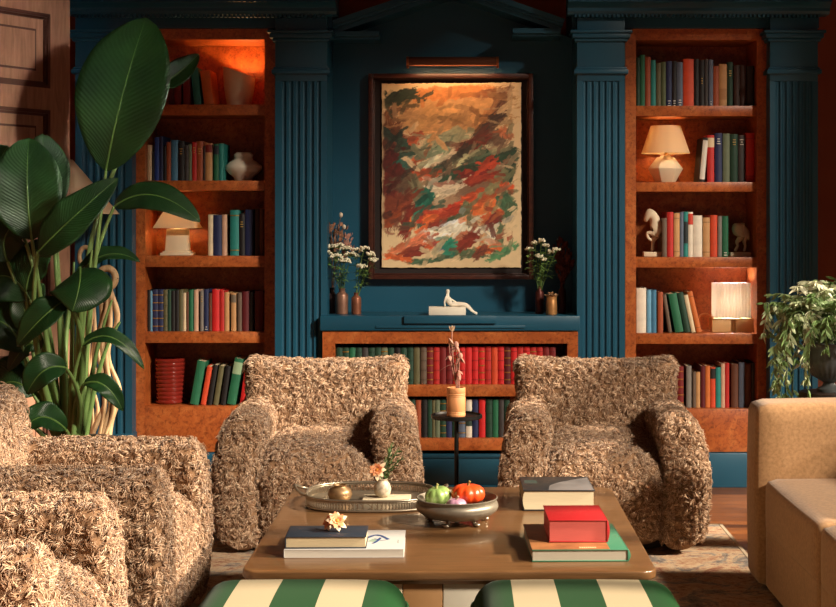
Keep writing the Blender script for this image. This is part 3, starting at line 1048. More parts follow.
m, nt, bs = new_mat('brushwork')
at = nt.nodes.new('ShaderNodeAttribute')
at.attribute_name = 'paint'
nt.links.new(at.outputs['Color'], bs.inputs['Base Color'])
bs.inputs['Roughness'].default_value = .6
nn = noise(nt, objvec(nt), 70, 4)
bump(nt, bs, nn.outputs['Fac'], .25, .004)
sheet = np_mesh('painted_sheet', co, q, m, pt)
ca = sheet.data.color_attributes.new('paint', 'FLOAT_COLOR', 'POINT')
ca.data.foreach_set('color', np.concatenate([canvas.reshape(-1, 3), np.ones((NX * NZ, 1))], 1).astype(np.float32).ravel())
sm = sheet.modifiers.new('thickness', 'SOLIDIFY')
sm.thickness = .0025
sm.offset = 0

# picture light: a bar on a short bracket
pl_ = thing('picture_light', 'slim brass picture light above the framed painting', 'picture light', (PX(452.5, 7.36), YR, PZ(60, 7.36)))
hwid = (PX(498, 7.36) - PX(407, 7.36)) / 2
s = MB()
prof = []
for k in range(9):
    a = math.radians(215 - 250 * k / 8)
    prof.append((-.15 + .028 * math.cos(a), .028 * math.sin(a)))
inner = [(-.15 + .024 * math.cos(math.radians(215 - 250 * k / 8)), .024 * math.sin(math.radians(215 - 250 * k / 8))) for k in range(9)]
s.prism(prof + inner[::-1], -hwid, hwid, 'x')
s.build('light_shade', M((92, 54, 36), rough=.4, metal=.5, var=.1), pl_, smooth=40)
for sgn in (-1, 1):
    c = MB()
    c.prism([(-.15 + .030 * math.cos(2 * PI * k / 14), .030 * math.sin(2 * PI * k / 14)) for k in range(14)], sgn * hwid - .006, sgn * hwid + .006, 'x')
    c.build('end_cap', M((150, 92, 56), rough=.3, metal=.8, var=.1), pl_, smooth=30)
b = MB()
b.tube([(0, 0, .0), (0, -.06, .03), (0, -.13, .024)], .008)
b.lathe([(.03, 0), (.03, .008)], 16, (0, 0, 0))
b2 = MB()
b2.tube([(0, -.001, .02), (0, -.06, .022), (0, -.135, .016)], .007)
b2.box(-.04, .04, -.01, 0, .0, .03)
b2.build('bracket', M((92, 54, 36), rough=.4, metal=.5, var=.1), pl_, smooth=40)
em, nt, bs = new_mat('lamp_strip')
bs.inputs['Emission Color'].default_value = (1, .55, .2, 1)
bs.inputs['Emission Strength'].default_value = 1.2
bs.inputs['Base Color'].default_value = (1, .8, .6, 1)
MB().box(-hwid + .02, hwid - .02, -.158, -.142, .002, .012).build('light_tube', em, pl_, smooth=0)
ld = bpy.data.lights.new('picture_lamp', 'AREA')
ld.shape = 'RECTANGLE'
ld.size = hwid * 1.8
ld.size_y = .02
ld.energy = 1.1
ld.color = (1, .55, .25)
lo = bpy.data.objects.new('picture_lamp', ld)
COL.objects.link(lo)
lo.parent = pl_
lo.location = (0, -.150, -.014)
lo.rotation_euler = Vector((0, .6, -1)).to_track_quat('-Z', 'Y').to_euler()


# ------------------------------------------------------------------ lamps and ornaments on the shelves
def shade_mat(rgb, em_rgb=None, es=0.0):
    m, nt, bs = new_mat('lamp_shade')
    bs.inputs['Base Color'].default_value = lin(rgb)
    bs.inputs['Roughness'].default_value = .8
    tr = nt.nodes.new('ShaderNodeBsdfTranslucent')
    tr.inputs[0].default_value = lin(rgb)
    mx = nt.nodes.new('ShaderNodeMixShader')
    mx.inputs[0].default_value = .45
    out = nt.nodes['Material Output']
    nt.links.new(bs.outputs[0], mx.inputs[1])
    nt.links.new(tr.outputs[0], mx.inputs[2])
    nt.links.new(mx.outputs[0], out.inputs['Surface'])
    return m


LINEN = shade_mat((236, 214, 178))


def bulb(parent, loc, energy, color=(1, .62, .3), r=.018):
    ld = bpy.data.lights.new('bulb', 'POINT')
    ld.energy = energy
    ld.color = color
    ld.shadow_soft_size = r
    o = bpy.data.objects.new('bulb', ld)
    COL.objects.link(o)
    o.parent = parent
    o.location = loc
    return o


def hollow_shade(mb, r0, r1, z0, z1, seg=28, square=False, th=.0025):
    sg = 4 if square else seg
    k = math.sqrt(2) if square else 1
    prof = [(r0 * k, z0), (r1 * k, z1), ((r1 - th) * k, z1), ((r0 - th) * k, z0), (r0 * k, z0)]
    m2 = MB()
    m2.lathe(prof, sg, caps=False)
    if square:
        c = math.cos(PI / 4)
        m2.v = [(x * c - y * c, x * c + y * c, z) for (x, y, z) in m2.v]
    mb.add(m2.v, m2.f)


def sh_z(py):
    return PZ(py, YB) + .001


YO = 7.54
# square lamp behind the plant
z = sh_z(256)
t = thing('table_lamp', 'small lit cream lamp with square base and pyramid shade behind the plant', 'lamp', (PX(178, YO), YO, z))
k = YO / F
b = MB()
b.box(-15 * k, 15 * k, -15 * k, 15 * k, 0, .014)
b.box(-13 * k, 13 * k, -13 * k, 13 * k, .014, .022)
b.lathe([(11.2 * k * 1.414, .022), (10.2 * k * 1.414, .135)], 4)
c = math.cos(PI / 4)
b2 = MB()
b2.box(-15 * k, 15 * k, -15 * k, 15 * k, 0, .014)
b2.box(-13 * k, 13 * k, -13 * k, 13 * k, .014, .022)
b2.add([(-11 * k, -11 * k, .022), (11 * k, -11 * k, .022), (11 * k, 11 * k, .022), (-11 * k, 11 * k, .022), (-9.6 * k, -9.6 * k, .135), (9.6 * k, -9.6 * k, .135), (9.6 * k, 9.6 * k, .135), (-9.6 * k, 9.6 * k, .135)],
       [(0, 3, 2, 1), (4, 5, 6, 7), (0, 1, 5, 4), (1, 2, 6, 5), (2, 3, 7, 6), (3, 0, 4, 7)])
b2.build('lamp_base', CREAM_CERAMIC, t, bevel=.002, smooth=30)
s = MB()
hollow_shade(s, 21 * k, 9 * k, .138, .253, square=True)
s.build('lamp_shade', LINEN, t, smooth=0)
MB().tube([(0, 0, .13), (0, 0, .17)], .006).build('lamp_stem', GILT, t)
bulb(t, (0, 0, .17), 1.5)

# angular lamp
z = sh_z(182)
t = thing('table_lamp', 'lit lamp with faceted diamond base and cream drum shade beside books', 'lamp', (PX(665.5, YO), YO, z))
b = MB()
b.lathe([(.050, 0), (.090, .070), (.086, .076), (.045, .128), (.028, .130), (.026, .138)], 6)
b.build('lamp_base', CREAM_CERAMIC, t, bevel=.002, smooth=20)
s = MB()
hollow_shade(s, 24.3 * k, 15 * k, .148, .288)
s.build('lamp_shade', LINEN, t, smooth=40)
st = MB()
st.tube([(0, 0, .136), (0, 0, .2)], .005)
st.ball((0, -.02, .15), .008)
st.build('lamp_stem', GILT, t)
bulb(t, (0, 0, .20), 1.3)

# pleated lamp on a pale wooden block
z = sh_z(333.7)
t = thing('table_lamp', 'lit lamp with pale pleated shade on a pale wooden block base', 'lamp', (PX(731, YO), YO, z))
b = MB()
for (a, c) in ((-20.5, -1.6), (3.5, 20.5)):
    b.box(a * k, c * k, -.05, .05, 0, 13.5 * k)
b.box(-20.5 * k, 20.5 * k, -.05, .05, 12.2 * k, 13.6 * k)
b.box(-1.6 * k, 3.5 * k, -.02, .05, 0, 13 * k)
b.build('lamp_base', M((214, 176, 122), rough=.5, var=.08, scale=8, stretch=(1, 1, 6)), t, bevel=.0015, smooth=30)
poly = []
NP = 22
R = 17.6 * k
pts = []
for side in range(4):
    for j in range(NP):
        u = -1 + 2 * j / NP
        d = R if j % 2 else R * .94
        p = [(u * R, -d), (d, u * R), (-u * R, d), (-d, -u * R)][side]
        pts.append(p)
inn = [(p[0] * .975, p[1] * .975) for p in pts]
s = MB()
n = len(pts)
vs = [(p[0], p[1] * .8, 14.5 * k) for p in pts] + [(p[0], p[1] * .8, 48.5 * k) for p in pts]
s.add(vs, [(i, (i + 1) % n, n + (i + 1) % n, n + i) for i in range(n)])
o = s.build('lamp_shade', shade_mat((244, 232, 214)), t, smooth=0)
sm = o.modifiers.new('thickness', 'SOLIDIFY')
sm.thickness = .0015
MB().tube([(0, 0, .06), (0, 0, .12)], .006).build('lamp_stem', GILT, t)
bulb(t, (0, 0, .16), 4.4, (.86, .92, 1.0), .03)
# bent loop handle beside it
hp = thing('bentwood_loop', 'thin bent wooden loop standing beside the pleated lamp', 'ornament', (PX(705, YO), YO, z))
q = [Vector((-.036 + .0, 0, .004))] + [Vector((.036 * -math.cos(PI * i / 10), 0, .055 + .036 * math.sin(PI * i / 10))) for i in range(11)] + [Vector((.036, 0, .004))]
MB().tube(q, .0045, 8).build('loop', M((188, 120, 66), rough=.45), hp, smooth=60)

# slanting pot, an uplighter
z = sh_z(104.5)
YO2 = 7.56
t = thing('pot', 'glowing cream pot with a slanting rim on the top shelf', 'pot', (PX(239, YO2), YO2, z))
b = MB()
prof = [(.058, 0), (.066, .03), (.076, .09), (.083, .175), (.079, .175), (.072, .09), (.06, .03), (.052, .012)]
b.lathe(prof, 28)
nv = []
for (x, y, zz) in b.v:
    nv.append((x, y, zz - (x * .36 if zz > .12 else x * .12 if zz > .05 else 0)))
b.v = nv
b.build('pot_body', CREAM_CERAMIC, t, smooth=40)
ld = bpy.data.lights.new('uplight', 'POINT')
ld.energy = 3.0
ld.color = (1, .47, .17)
ld.shadow_soft_size = .012
lo = bpy.data.objects.new('uplight', ld)
COL.objects.link(lo)
lo.parent = t
lo.location = (.03, .02, .135)

# bulbous vase
z = sh_z(180.5)
t = thing('vase', 'white bulbous vase with a flared waist beside the second shelf books', 'vase', (PX(243.5, YO), YO, z))
MB().lathe([(.042, 0), (.050, .018), (.078, .042), (.096, .062), (.094, .078), (.068, .098), (.050, .108), (.046, .118), (.050, .134), (.036, .146), (.03, .144), (.04, .13), (.036, .11)], 28, sy=.7).build('vase_body', PLASTER, t, smooth=60)

# ribbed red vase
z = sh_z(406.5)
t = thing('vase', 'cylindrical ribbed red glazed vase beside the leaning green book', 'vase', (PX(170, YO), YO, z))
prof = [(.055, 0)]
NR = 11
H = 45 * k
for i in range(NR):
    z0, z1 = H * i / NR, H * (i + 1) / NR
    w = 13.6 * k + (1.4 * k) * i / NR
    prof += [(w * .94, z0 + .001), (w * 1.02, z0 + (z1 - z0) * .35), (w * 1.03, z0 + (z1 - z0) * .65), (w * .94, z1 - .001)]
prof += [(13.6 * k, H), (12.4 * k, H - .004), (12 * k, H * .5)]
MB().lathe(prof, 32).build('vase_body', M((124, 36, 28), rough=.22, var=.12, scale=10, coat=.5), t, smooth=50)

# horse bookends
STONE = M((214, 196, 168), rough=.7, var=.08, scale=24, bmp=.1)
z = sh_z(257.2)
YH = 7.52
hf = thing('horse_bookend', 'pale stone bookend of a horse forequarters with one leg raised', 'bookend', (PX(653.5, YH), YH, z))
k = YH / F
b = MB().box(-10.4 * k, 10.4 * k, -.035, .035, 0, 4.6 * k)
b.build('base', STONE, hf, bevel=.002, smooth=30)


def hp_(cx, cy, y=0.0, base=(653.5, 257.2)):
    return ((cx - base[0]) * k, y, (base[1] - cy) * k)


def hq(c, s=630, t0=205, sc=5.97):
    return (s + c[0] / sc, t0 + c[1] / sc)


def P_(c, y=0.0):
    x, yy = hq(c)
    return hp_(x, yy, y)


nodes = [P_((165, 150)) + (.044, .036), P_((150, 100)) + (.046, .032), P_((135, 60)) + (.036, .024), P_((112, 50)) + (.028, .020), P_((98, 80)) + (.021, .016), P_((92, 108)) + (.015, .012),
         P_((108, 26), .008) + (.007, .006), P_((160, 185), .012) + (.026, .020), P_((140, 215), .012) + (.010, .010), P_((137, 250), .012) + (.008, .008), P_((136, 282), .012) + (.011, .010),
         P_((140, 178), -.014) + (.020, .016), P_((98, 168), -.016) + (.010, .009), P_((104, 200), -.016) + (.008, .008), P_((128, 218), -.016) + (.007, .008), P_((186, 165)) + (.040, .034)]
edges = [(0, 1), (1, 2), (2, 3), (3, 4), (4, 5), (3, 6), (0, 7), (7, 8), (8, 9), (9, 10), (0, 11), (11, 12), (12, 13), (13, 14), (0, 15)]
skin_body('horse_forequarters', nodes, edges, STONE, hf)
hr = thing('horse_bookend', 'pale stone bookend of a horse hindquarters with a hanging tail', 'bookend', (PX(740.5, YH), YH + .03, z))
MB().box(-10 * k, 10.2 * k, -.035, .035, 0, 4.2 * k).build('base', STONE, hr, bevel=.002, smooth=30)


def Q_(c, y=0.0):
    x, yy = hq(c)
    return hp_(x, yy, y, (740.5, 257.2))


nodes = [Q_((655, 145)) + (.040, .032), Q_((612, 145)) + (.038, .032), Q_((690, 150)) + (.036, .030), Q_((692, 190), .012) + (.026, .020), Q_((690, 225), .012) + (.010, .009), Q_((698, 250), .012) + (.007, .007), Q_((690, 284), .012) + (.009, .009),
         Q_((672, 195), -.014) + (.024, .018), Q_((640, 225), -.014) + (.011, .010), Q_((648, 248), -.014) + (.007, .007), Q_((630, 282), -.014) + (.009, .009), Q_((712, 165)) + (.008, .007), Q_((714, 215)) + (.007, .006)]
edges = [(0, 1), (0, 2), (2, 3), (3, 4), (4, 5), (5, 6), (0, 7), (7, 8), (8, 9), (9, 10), (2, 11), (11, 12)]
skin_body('horse_hindquarters', nodes, edges, STONE, hr)

# ------------------------------------------------------------------ on the ledge
YL = 7.40
LT = LZ + .001
k = YL / F
fg = thing('sculpture', 'white reclining figure sculpture on a slab at the middle of ledge', 'sculpture', (PX(447.5, YL), YL - .06, LT))
MB().box(-18.3 * k, 18.3 * k, -.035, .035, 0, 8.0 * k).build('slab', PLASTER, fg, bevel=.001, smooth=30)


def S_(cx, cy, y=0.0):
    x, yy = 395 + cx / 6.967, 280 + cy / 6.967
    return ((x - 447.5) * k, y, (314.3 - yy) * k)


nodes = [S_((382), 172) + (.017, .015), S_(372, 145) + (.015, .017), S_(364, 118) + (.013, .019), S_(366, 102) + (.006, .007), S_(368, 78) + (.012, .011), S_(370, 62) + (.009, .009),
         S_(395, 168, -.012) + (.013, .012), S_(445, 166, -.012) + (.010, .010), S_(495, 172, -.012) + (.009, .009), S_(535, 215, -.010) + (.006, .006), S_(572, 236, -.010) + (.004, .005),
         S_(395, 168, .012) + (.013, .012), S_(450, 164, .014) + (.010, .010), S_(500, 170, .014) + (.009, .009), S_(540, 214, .012) + (.006, .006), S_(574, 234, .012) + (.004, .005),
         S_(356, 120, -.020) + (.006, .006), S_(346, 150, -.024) + (.005, .005), S_(350, 182, -.026) + (.004, .004),
         S_(372, 120, .020) + (.006, .006), S_(400, 140, .022) + (.005, .005), S_(432, 158, .018) + (.004, .004)]
edges = [(0, 1), (1, 2), (2, 3), (3, 4), (4, 5), (0, 6), (6, 7), (7, 8), (8, 9), (9, 10), (0, 11), (11, 12), (12, 13), (13, 14), (14, 15), (2, 16), (16, 17), (17, 18), (2, 19), (19, 20), (20, 21)]
skin_body('figure', nodes, edges, PLASTER, fg)


def bottle(px, top, bot, wpx, label, rgb, dy=0.0, metal=.85, cat='bottle', neck=.5):
    t = thing('bottle' if neck < .9 else 'metal_vase', label, cat, (PX(px, YL + dy), YL + dy, LT))
    h = (bot - top) * k
    r = wpx * k / 2
    prof = [(r * .96, 0), (r, .004), (r, h * .72), (r * .92, h * .78), (r * neck, h * .86), (r * neck, h * .96), (r * neck * 1.25, h), (r * neck * .9, h), (r * neck * .75, h * .9), (r * .8, h * .7)]
    MB().lathe(prof, 22).build('body', M(rgb, rough=.42, metal=metal * .65, var=.22, scale=26), t, smooth=40)
    return (t.location.x, t.location.y, LT + h)


B1 = bottle(342, 289, 314.6, 12.4, 'taller copper bottle holding white umbel flowers beside the painting', (146, 108, 90))
B2 = bottle(356.3, 293, 314.6, 9.8, 'shorter copper bottle with a sprig of white flowers', (142, 90, 68), -.02)
B0 = bottle(331.5, 289, 314.6, 9, 'dark bottle of dried seed heads against the fluted column', (60, 40, 40), .06)
B3 = bottle(539.5, 287, 314.6, 8.6, 'dark red-brown bottle with white flowers beside the brass vase', (84, 40, 34), .03)
B4 = bottle(551.5, 296, 314.6, 11, 'short brass vase topped with dried cream petals', (196, 142, 88), -.04, neck=.95, cat='vase')
B5 = bottle(562, 285, 314.6, 8, 'slender dark vase of dried reddish stems in the shaded corner', (70, 34, 30), .05)

STEM = M((84, 112, 56), rough=.6)
LEAFM = M((96, 128, 62), rough=.55, var=.3, scale=60)
DRYM = M((150, 104, 78), rough=.85, var=.3, scale=60)
DRYRED = M((96, 42, 32), rough=.85, var=.3, scale=60)
PETAL = M((228, 222, 196), rough=.7, var=.06, scale=60)
PINKDRY = M((176, 128, 112), rough=.85, var=.2, scale=60)


def leaflet(mb, p, d, n, L, w):
    d = Vector(d).normalized()
    sde = d.cross(Vector(n)).normalized()
    nn = sde.cross(d).normalized()
    p = Vector(p)
    prof = [(0, .1), (.3, .9), (.55, 1), (.8, .6), (1, .02)]
    vs, fs = [], []
    for (s, ww) in prof:
        c = p + d * (L * s) - nn * (L * .25 * s * s)
        vs += [c - sde * (w * ww), c + sde * (w * ww) + nn * (w * .2), c + nn * .0012]
    for i in range(len(prof) - 1):
        a = 3 * i
        fs += [(a, a + 2, a + 5, a + 3), (a + 2, a + 1, a + 4, a + 5), (a + 1, a, a + 3, a + 4)]
    mb.add(vs, fs)


def umbel(base, tip, label, group, rr, size=.03, leaves=5, heads=14):
    base, tip = Vector(base), Vector(tip)
    t = thing('white_flower', label, 'flower', base, group=group)
    d = tip - base
    mid = d * .5 + Vector((rr.uniform(-.01, .01), rr.uniform(-.01, .01), .02))
    path = bez((0, 0, -.05), mid, d, 7)
    s = MB()
    s.tube(path, [.0022] * 5 + [.0016] * 2, 6)
    h = MB()
    for i in range(heads):
        a, r = rr.uniform(0, 2 * PI), size * math.sqrt(rr.random())
        e = d + Vector((math.cos(a) * r, math.sin(a) * r * .8, .012 - r * .35 + rr.uniform(0, .01)))
        s.tube([d * .97, e], .0008, 4)
        for j in range(3):
            h.ball(e + Vector((rr.uniform(-.005, .005), rr.uniform(-.005, .005), rr.uniform(-.003, .004))), rr.uniform(.003, .0052), 6, 4)
    s.build('stem', STEM, t, smooth=60)
    h.build('flower_head', PETAL, t, smooth=60)
    lf = MB()
    for i in range(leaves):
        p = path[rr.randint(2, 5)]
        a = rr.uniform(0, 2 * PI)
        for j in range(3):
            leaflet(lf, p + Vector((math.cos(a), math.sin(a), .2)) * (.012 * j), (math.cos(a + (j - 1) * .7), math.sin(a + (j - 1) * .7) * .7, rr.uniform(-.2, .5)), (0, 0, 1), rr.uniform(.018, .032), .006)
    lf.build('leaves', LEAFM, t, smooth=0)


def seedhead(base, tip, label, group, rr, mat, L=.06, w=.012):
    base, tip = Vector(base), Vector(tip)
    t = thing('dried_flower', label, 'dried flower', base, group=group)
    d = tip - base
    path = bez((0, 0, -.05), d * .5 + Vector((rr.uniform(-.01, .01), 0, 0)), d, 6)
    MB().tube(path, .0018, 5).build('stem', mat, t, smooth=60)
    h = MB()
    u = d.normalized()
    for i in range(44):
        s = rr.random()
        a = rr.uniform(0, 2 * PI)
        p = d - u * (L * s) + Vector((math.cos(a), math.sin(a), 0)) * (w * .5 * math.sin(PI * min(1, s + .15)))
        leaflet(h, p, u + Vector((math.cos(a), math.sin(a), 0)) * .5, (math.cos(a), math.sin(a), .1), .022, .0055)
    h.build('seed_head', mat, t, smooth=0)


def wp(px, py, dy=0.0):
    return (PX(px, YL + dy), YL + dy, PZ(py, YL + dy))


rr = random.Random(3)
for (a, b) in ((326, 254), (332, 248), (339, 247), (346, 250), (351, 256), (336, 258), (344, 262)):
    umbel(B1, wp(a, b, rr.uniform(-.06, .02)), 'white umbel flower stem in the taller copper bottle', 'umbels in the taller bottle', rr, .034, 9, 26)
for (a, b) in ((358, 252), (364, 250), (370, 256), (373, 262), (362, 268)):
    umbel(B2, wp(a, b, rr.uniform(-.06, 0)), 'white umbel flower stem in the shorter copper bottle', 'umbels in the shorter bottle', rr, .026, 7, 18)
for (a, b, mt) in ((331, 224, DRYM), (337, 232, DRYM), (343, 226, DRYM), (348, 236, PINKDRY), (334, 240, DRYM), (350, 246, PINKDRY)):
    seedhead(B0, wp(a, b, .04), 'dried brown seed head behind the white umbels', 'dried seed heads on the ledge', rr, mt, .10, .052)
for (a, b) in ((341, 215), (344, 227)):
    t = thing('dried_flower', 'dried stem with a round pale pod above the umbels', 'dried flower', B0, group='round pods above the umbels')
    d = Vector(wp(a, b, .04)) - Vector(B0)
    MB().tube(bez((0, 0, -.05), d * .5 + Vector((-.01, 0, .02)), d, 6), .0014, 5).build('stem', DRYM, t)
    MB().ball(d, (.010, .010, .013)).build('pod', M((206, 190, 170), rough=.8), t, smooth=60)
for (a, b) in ((529, 251), (535, 245), (541, 243), (546, 248), (551, 254), (556, 252), (538, 258), (544, 262)):
    umbel(B3, wp(a, b, rr.uniform(-.06, .02)), 'white flower stem in the dark red-brown bottle', 'white flowers in the dark bottle', rr, .019, 8, 12)
for (a, b, mt) in ((547.5, 293, 0), (551, 290.5, 0), (555, 292, 0), (553, 295, 0)):
    t = thing('dried_flower', 'dried cream blossom in the mouth of the short brass vase', 'dried flower', wp(a, b + 3, -.04), group='dried blossoms in the brass vase')
    h = MB()
    for i in range(14):
        an = rr.uniform(0, 2 * PI)
        leaflet(h, (0, 0, -.004), (math.cos(an), math.sin(an), rr.uniform(.1, 1.2)), (0, 0, 1), .02, .006)
    h.build('petals', M((206, 172, 134), rough=.85, var=.2, scale=50), t, smooth=0)
    MB().tube([(0, 0, 0), (0, 0, -.03)], .0015, 5).build('stem', DRYM, t)
for (a, b) in ((556, 248), (560, 240), (565, 244), (569, 252), (562, 258), (558, 266), (567, 268), (572, 262)):
    seedhead(B5, wp(a, b, .05), 'dried dark red stem in the slender shaded vase', 'dried red stems in the shaded vase', rr, DRYRED, .10, .03)

# ------------------------------------------------------------------ shaggy armchairs
m, nt, bs = new_mat('curly_pile')
gi = nt.nodes.new('ShaderNodeNewGeometry')
r1 = ramp(nt, [(0.0, lin((132, 96, 70))), (0.4, lin((182, 143, 111))), (0.8, lin((214, 180, 147))), (1.0, lin((236, 210, 182)))])
nt.links.new(gi.outputs['Random Per Island'], r1.inputs[0])
nt.links.new(r1.outputs[0], bs.inputs['Base Color'])
bs.inputs['Roughness'].default_value = .75
bs.inputs['Sheen Weight'].default_value = .25
bs.inputs['Specular IOR Level'].default_value = .3
tr = nt.nodes.new('ShaderNodeBsdfTranslucent')
nt.links.new(r1.outputs[0], tr.inputs[0])
mx = nt.nodes.new('ShaderNodeMixShader')
mx.inputs[0].default_value = .15
nt.links.new(bs.outputs[0], mx.inputs[1])
nt.links.new(tr.outputs[0], mx.inputs[2])
nt.links.new(mx.outputs[0], nt.nodes['Material Output'].inputs['Surface'])
PILE = m


def rbox(half, rad, n=22):
    """Rounded box as numpy verts and quads (a subdivided cube pulled onto a rounded hull)."""
    half = np.array(half, float)
    V, Q = [], []
    off = 0
    g = np.linspace(-1, 1, n)
    a, b = np.meshgrid(g, g)
    for ax in range(3):
        for s in (-1, 1):
            p = np.zeros((n, n, 3))
            p[..., ax] = s
            p[..., (ax + 1) % 3] = a
            p[..., (ax + 2) % 3] = b
            p = (p * half).reshape(-1, 3)
            inn = np.clip(p, -(half - rad), half - rad)
            d = p - inn
            L = np.linalg.norm(d, axis=1, keepdims=True)
            p = inn + d / np.maximum(L, 1e-9) * rad
            idx = np.arange(n * n).reshape(n, n) + off
            q = np.stack([idx[:-1, :-1], idx[:-1, 1:], idx[1:, 1:], idx[1:, :-1]], -1).reshape(-1, 4)
            if s < 0:
                q = q[:, ::-1]
            V.append(p)
            Q.append(q)
            off += n * n
    return np.concatenate(V), np.concatenate(Q)


def furry(name, V, Q, parent, dens, seed, Lr=(.013, .023), wr=(.0010, .0018)):
    """A padded shape covered in curled locks (tufts of fine strands), one mesh."""
    V = V * CSC
    g = np.random.default_rng(seed)
    tri = np.concatenate([Q[:, [0, 1, 2]], Q[:, [0, 2, 3]]])
    A, B, C = V[tri[:, 0]], V[tri[:, 1]], V[tri[:, 2]]
    nr = np.cross(B - A, C - A)
    ar = np.linalg.norm(nr, axis=1) / 2
    ok = (ar > 1e-10) & ~((nr[:, 2] < -.5 * 2 * ar) & (A[:, 2] < .06))
    tri, A, B, C, nr, ar = tri[ok], A[ok], B[ok], C[ok], nr[ok], ar[ok]
    nrm = nr / (2 * ar[:, None])
    K = 7
    N = int(ar.sum() * dens / K)
    t = g.choice(len(tri), N, p=ar / ar.sum())
    u, v = g.random(N), g.random(N)
    fl = u + v > 1
    u[fl], v[fl] = 1 - u[fl], 1 - v[fl]
    P = A[t] + (B - A)[t] * u[:, None] + (C - A)[t] * v[:, None]
    n = nrm[t]
    d = g.normal(0, 1, (N, 3)) + np.array([0, 0, -.75])
    d -= n * (d * n).sum(1, keepdims=True)
    d /= np.maximum(np.linalg.norm(d, axis=1, keepdims=True), 1e-6)
    L = g.uniform(*Lr, N)[:, None]
    curl = g.choice([-1, 1], N)[:, None] * g.uniform(.1, .6, N)[:, None]
    lift = g.uniform(.6, 1.3, N)[:, None]
    rep = lambda a: np.repeat(a, K, axis=0)
    P, n, d, L, curl, lift = rep(P), rep(n), rep(d), rep(L), rep(curl), rep(lift)
    N *= K
    j = g.normal(0, .0044, (N, 3))
    P = P + j - n * (j * n).sum(1, keepdims=True)
    d = d + g.normal(0, .28, (N, 3))
    d -= n * (d * n).sum(1, keepdims=True)
    d /= np.maximum(np.linalg.norm(d, axis=1, keepdims=True), 1e-6)
    L = L * g.uniform(.75, 1.15, (N, 1))
    sde = np.cross(n, d)
    w = g.uniform(*wr, N)[:, None]
    rings = []
    for s, up, fw, ww in ((0, -.15, 0, 1.0), (.5, .60, .34, 1.05), (1.0, .55, .95, .35)):
        c = P + n * L * up * lift + d * L * fw + sde * L * curl * s * s
        for k in range(3):
            a = 2 * PI * k / 3 + .5
            rings.append(c + sde * (w * ww * math.cos(a)) + n * (w * ww * .8 * math.sin(a)))
    R = np.stack(rings, 1)
    base = (np.arange(N) * 9)[:, None]
    fs = []
    for i in range(2):
        for k in range(3):
            k2 = (k + 1) % 3
            fs.append(np.concatenate([base + i * 3 + k, base + i * 3 + k2, base + i * 3 + 3 + k2, base + i * 3 + 3 + k], 1))
    FQ = np.concatenate(fs)
    allV = np.concatenate([V, R.reshape(-1, 3)])
    allV[:, 2] = np.maximum(allV[:, 2], .004)
    allQ = np.concatenate([Q, FQ + len(V)])
    o = np_mesh(name, allV, allQ, PILE, parent)
    o.data.materials.append(BACKING)
    mi = np.zeros(len(o.data.polygons), dtype=np.int32)
    mi[:len(Q)] = 1
    o.data.polygons.foreach_set('material_index', mi)
    return o


BACKING = M((132, 100, 72), rough=.95, var=.2, scale=60)
CSC = .925


def armchair(label, loc, rotz):
    t = thing('armchair', label, 'armchair', loc, (0, 0, rotz), 'curly pile armchairs')
    D = 52000
    # seat: a rolled cushion block reaching the floor in front
    V, Q = rbox((.275, .375, .205), .11, 26)
    V = V + np.array([0, -.035, .225])
    s = np.clip((V[:, 2] - .25) / .16, 0, 1)
    V[:, 2] += s * .030 * (1 - (V[:, 0] / .28) ** 2) - .05 * s * np.clip((-.12 - V[:, 1]) / .28, 0, 1) ** 2
    furry('seat', V, Q, t, D, 1, (.010, .018))
    for sg, sd_ in ((-1, 2), (1, 3)):
        V, Q = rbox((.088, 1.2, .285), .084, 30)
        V[:, 1] *= .38 / 1.2
        V = V + np.array([sg * .322, -.012, .295])
        h = np.clip(V[:, 2] / .58, 0, 1)
        bulge = np.sin(PI * np.clip(h / .95, 0, 1)) * .040 - .008
        f = np.clip((.10 - V[:, 1]) / .48, 0, 1)
        V[:, 0] += sg * bulge * (.35 + .65 * f)
        V[:, 1] += -.022 * np.sin(PI * h) * f
        furry('arm', V, Q, t, D, sd_)
    V, Q = rbox((.365, .095, .275), .055, 26)
    h = (V[:, 2] + .275) / .55
    V[:, 0] *= .96 + .06 * h + .025 * np.clip((h - .8) / .2, 0, 1)
    V[:, 1] += .10 * (h - .5)
    V[:, 2] += .022 * (np.abs(V[:, 0]) / .365) ** 3 * h
    V = V + np.array([0, .29, .475])
    furry('backrest', V, Q, t, D, 4)
    b = MB()
    b.prism([(.36 * math.cos(2 * PI * i / 28), .34 * math.sin(2 * PI * i / 28) + .02) for i in range(28)], 0, .03)
    b.build('plinth_base', M((40, 28, 20), rough=.7), t, smooth=30)
    return t


Z_RUG = .0145
c0 = armchair('shaggy tan armchair facing the room, under the bookcase of ribbed red vase', (-.585, 6.215, Z_RUG), math.radians(2))


def more_chair(label, loc, rz, sc=1.0):
    c = copy_tree(c0)
    c.location = loc
    c.rotation_euler = (0, 0, rz)
    c['label'] = label
    c.scale = (sc, sc, sc)
    return c


more_chair('shaggy tan armchair facing the room between the side table and the sofa', (.578, 6.215, Z_RUG), math.radians(-2))
more_chair('shaggy tan armchair seen from its side, in front of the plant pot', (-1.275, 4.755, Z_RUG), math.radians(90), 1.045)
more_chair('shaggy tan armchair seen from its side, lowest in view at the bottom corner', (-1.335, 3.70, Z_RUG), math.radians(90), 1.045)

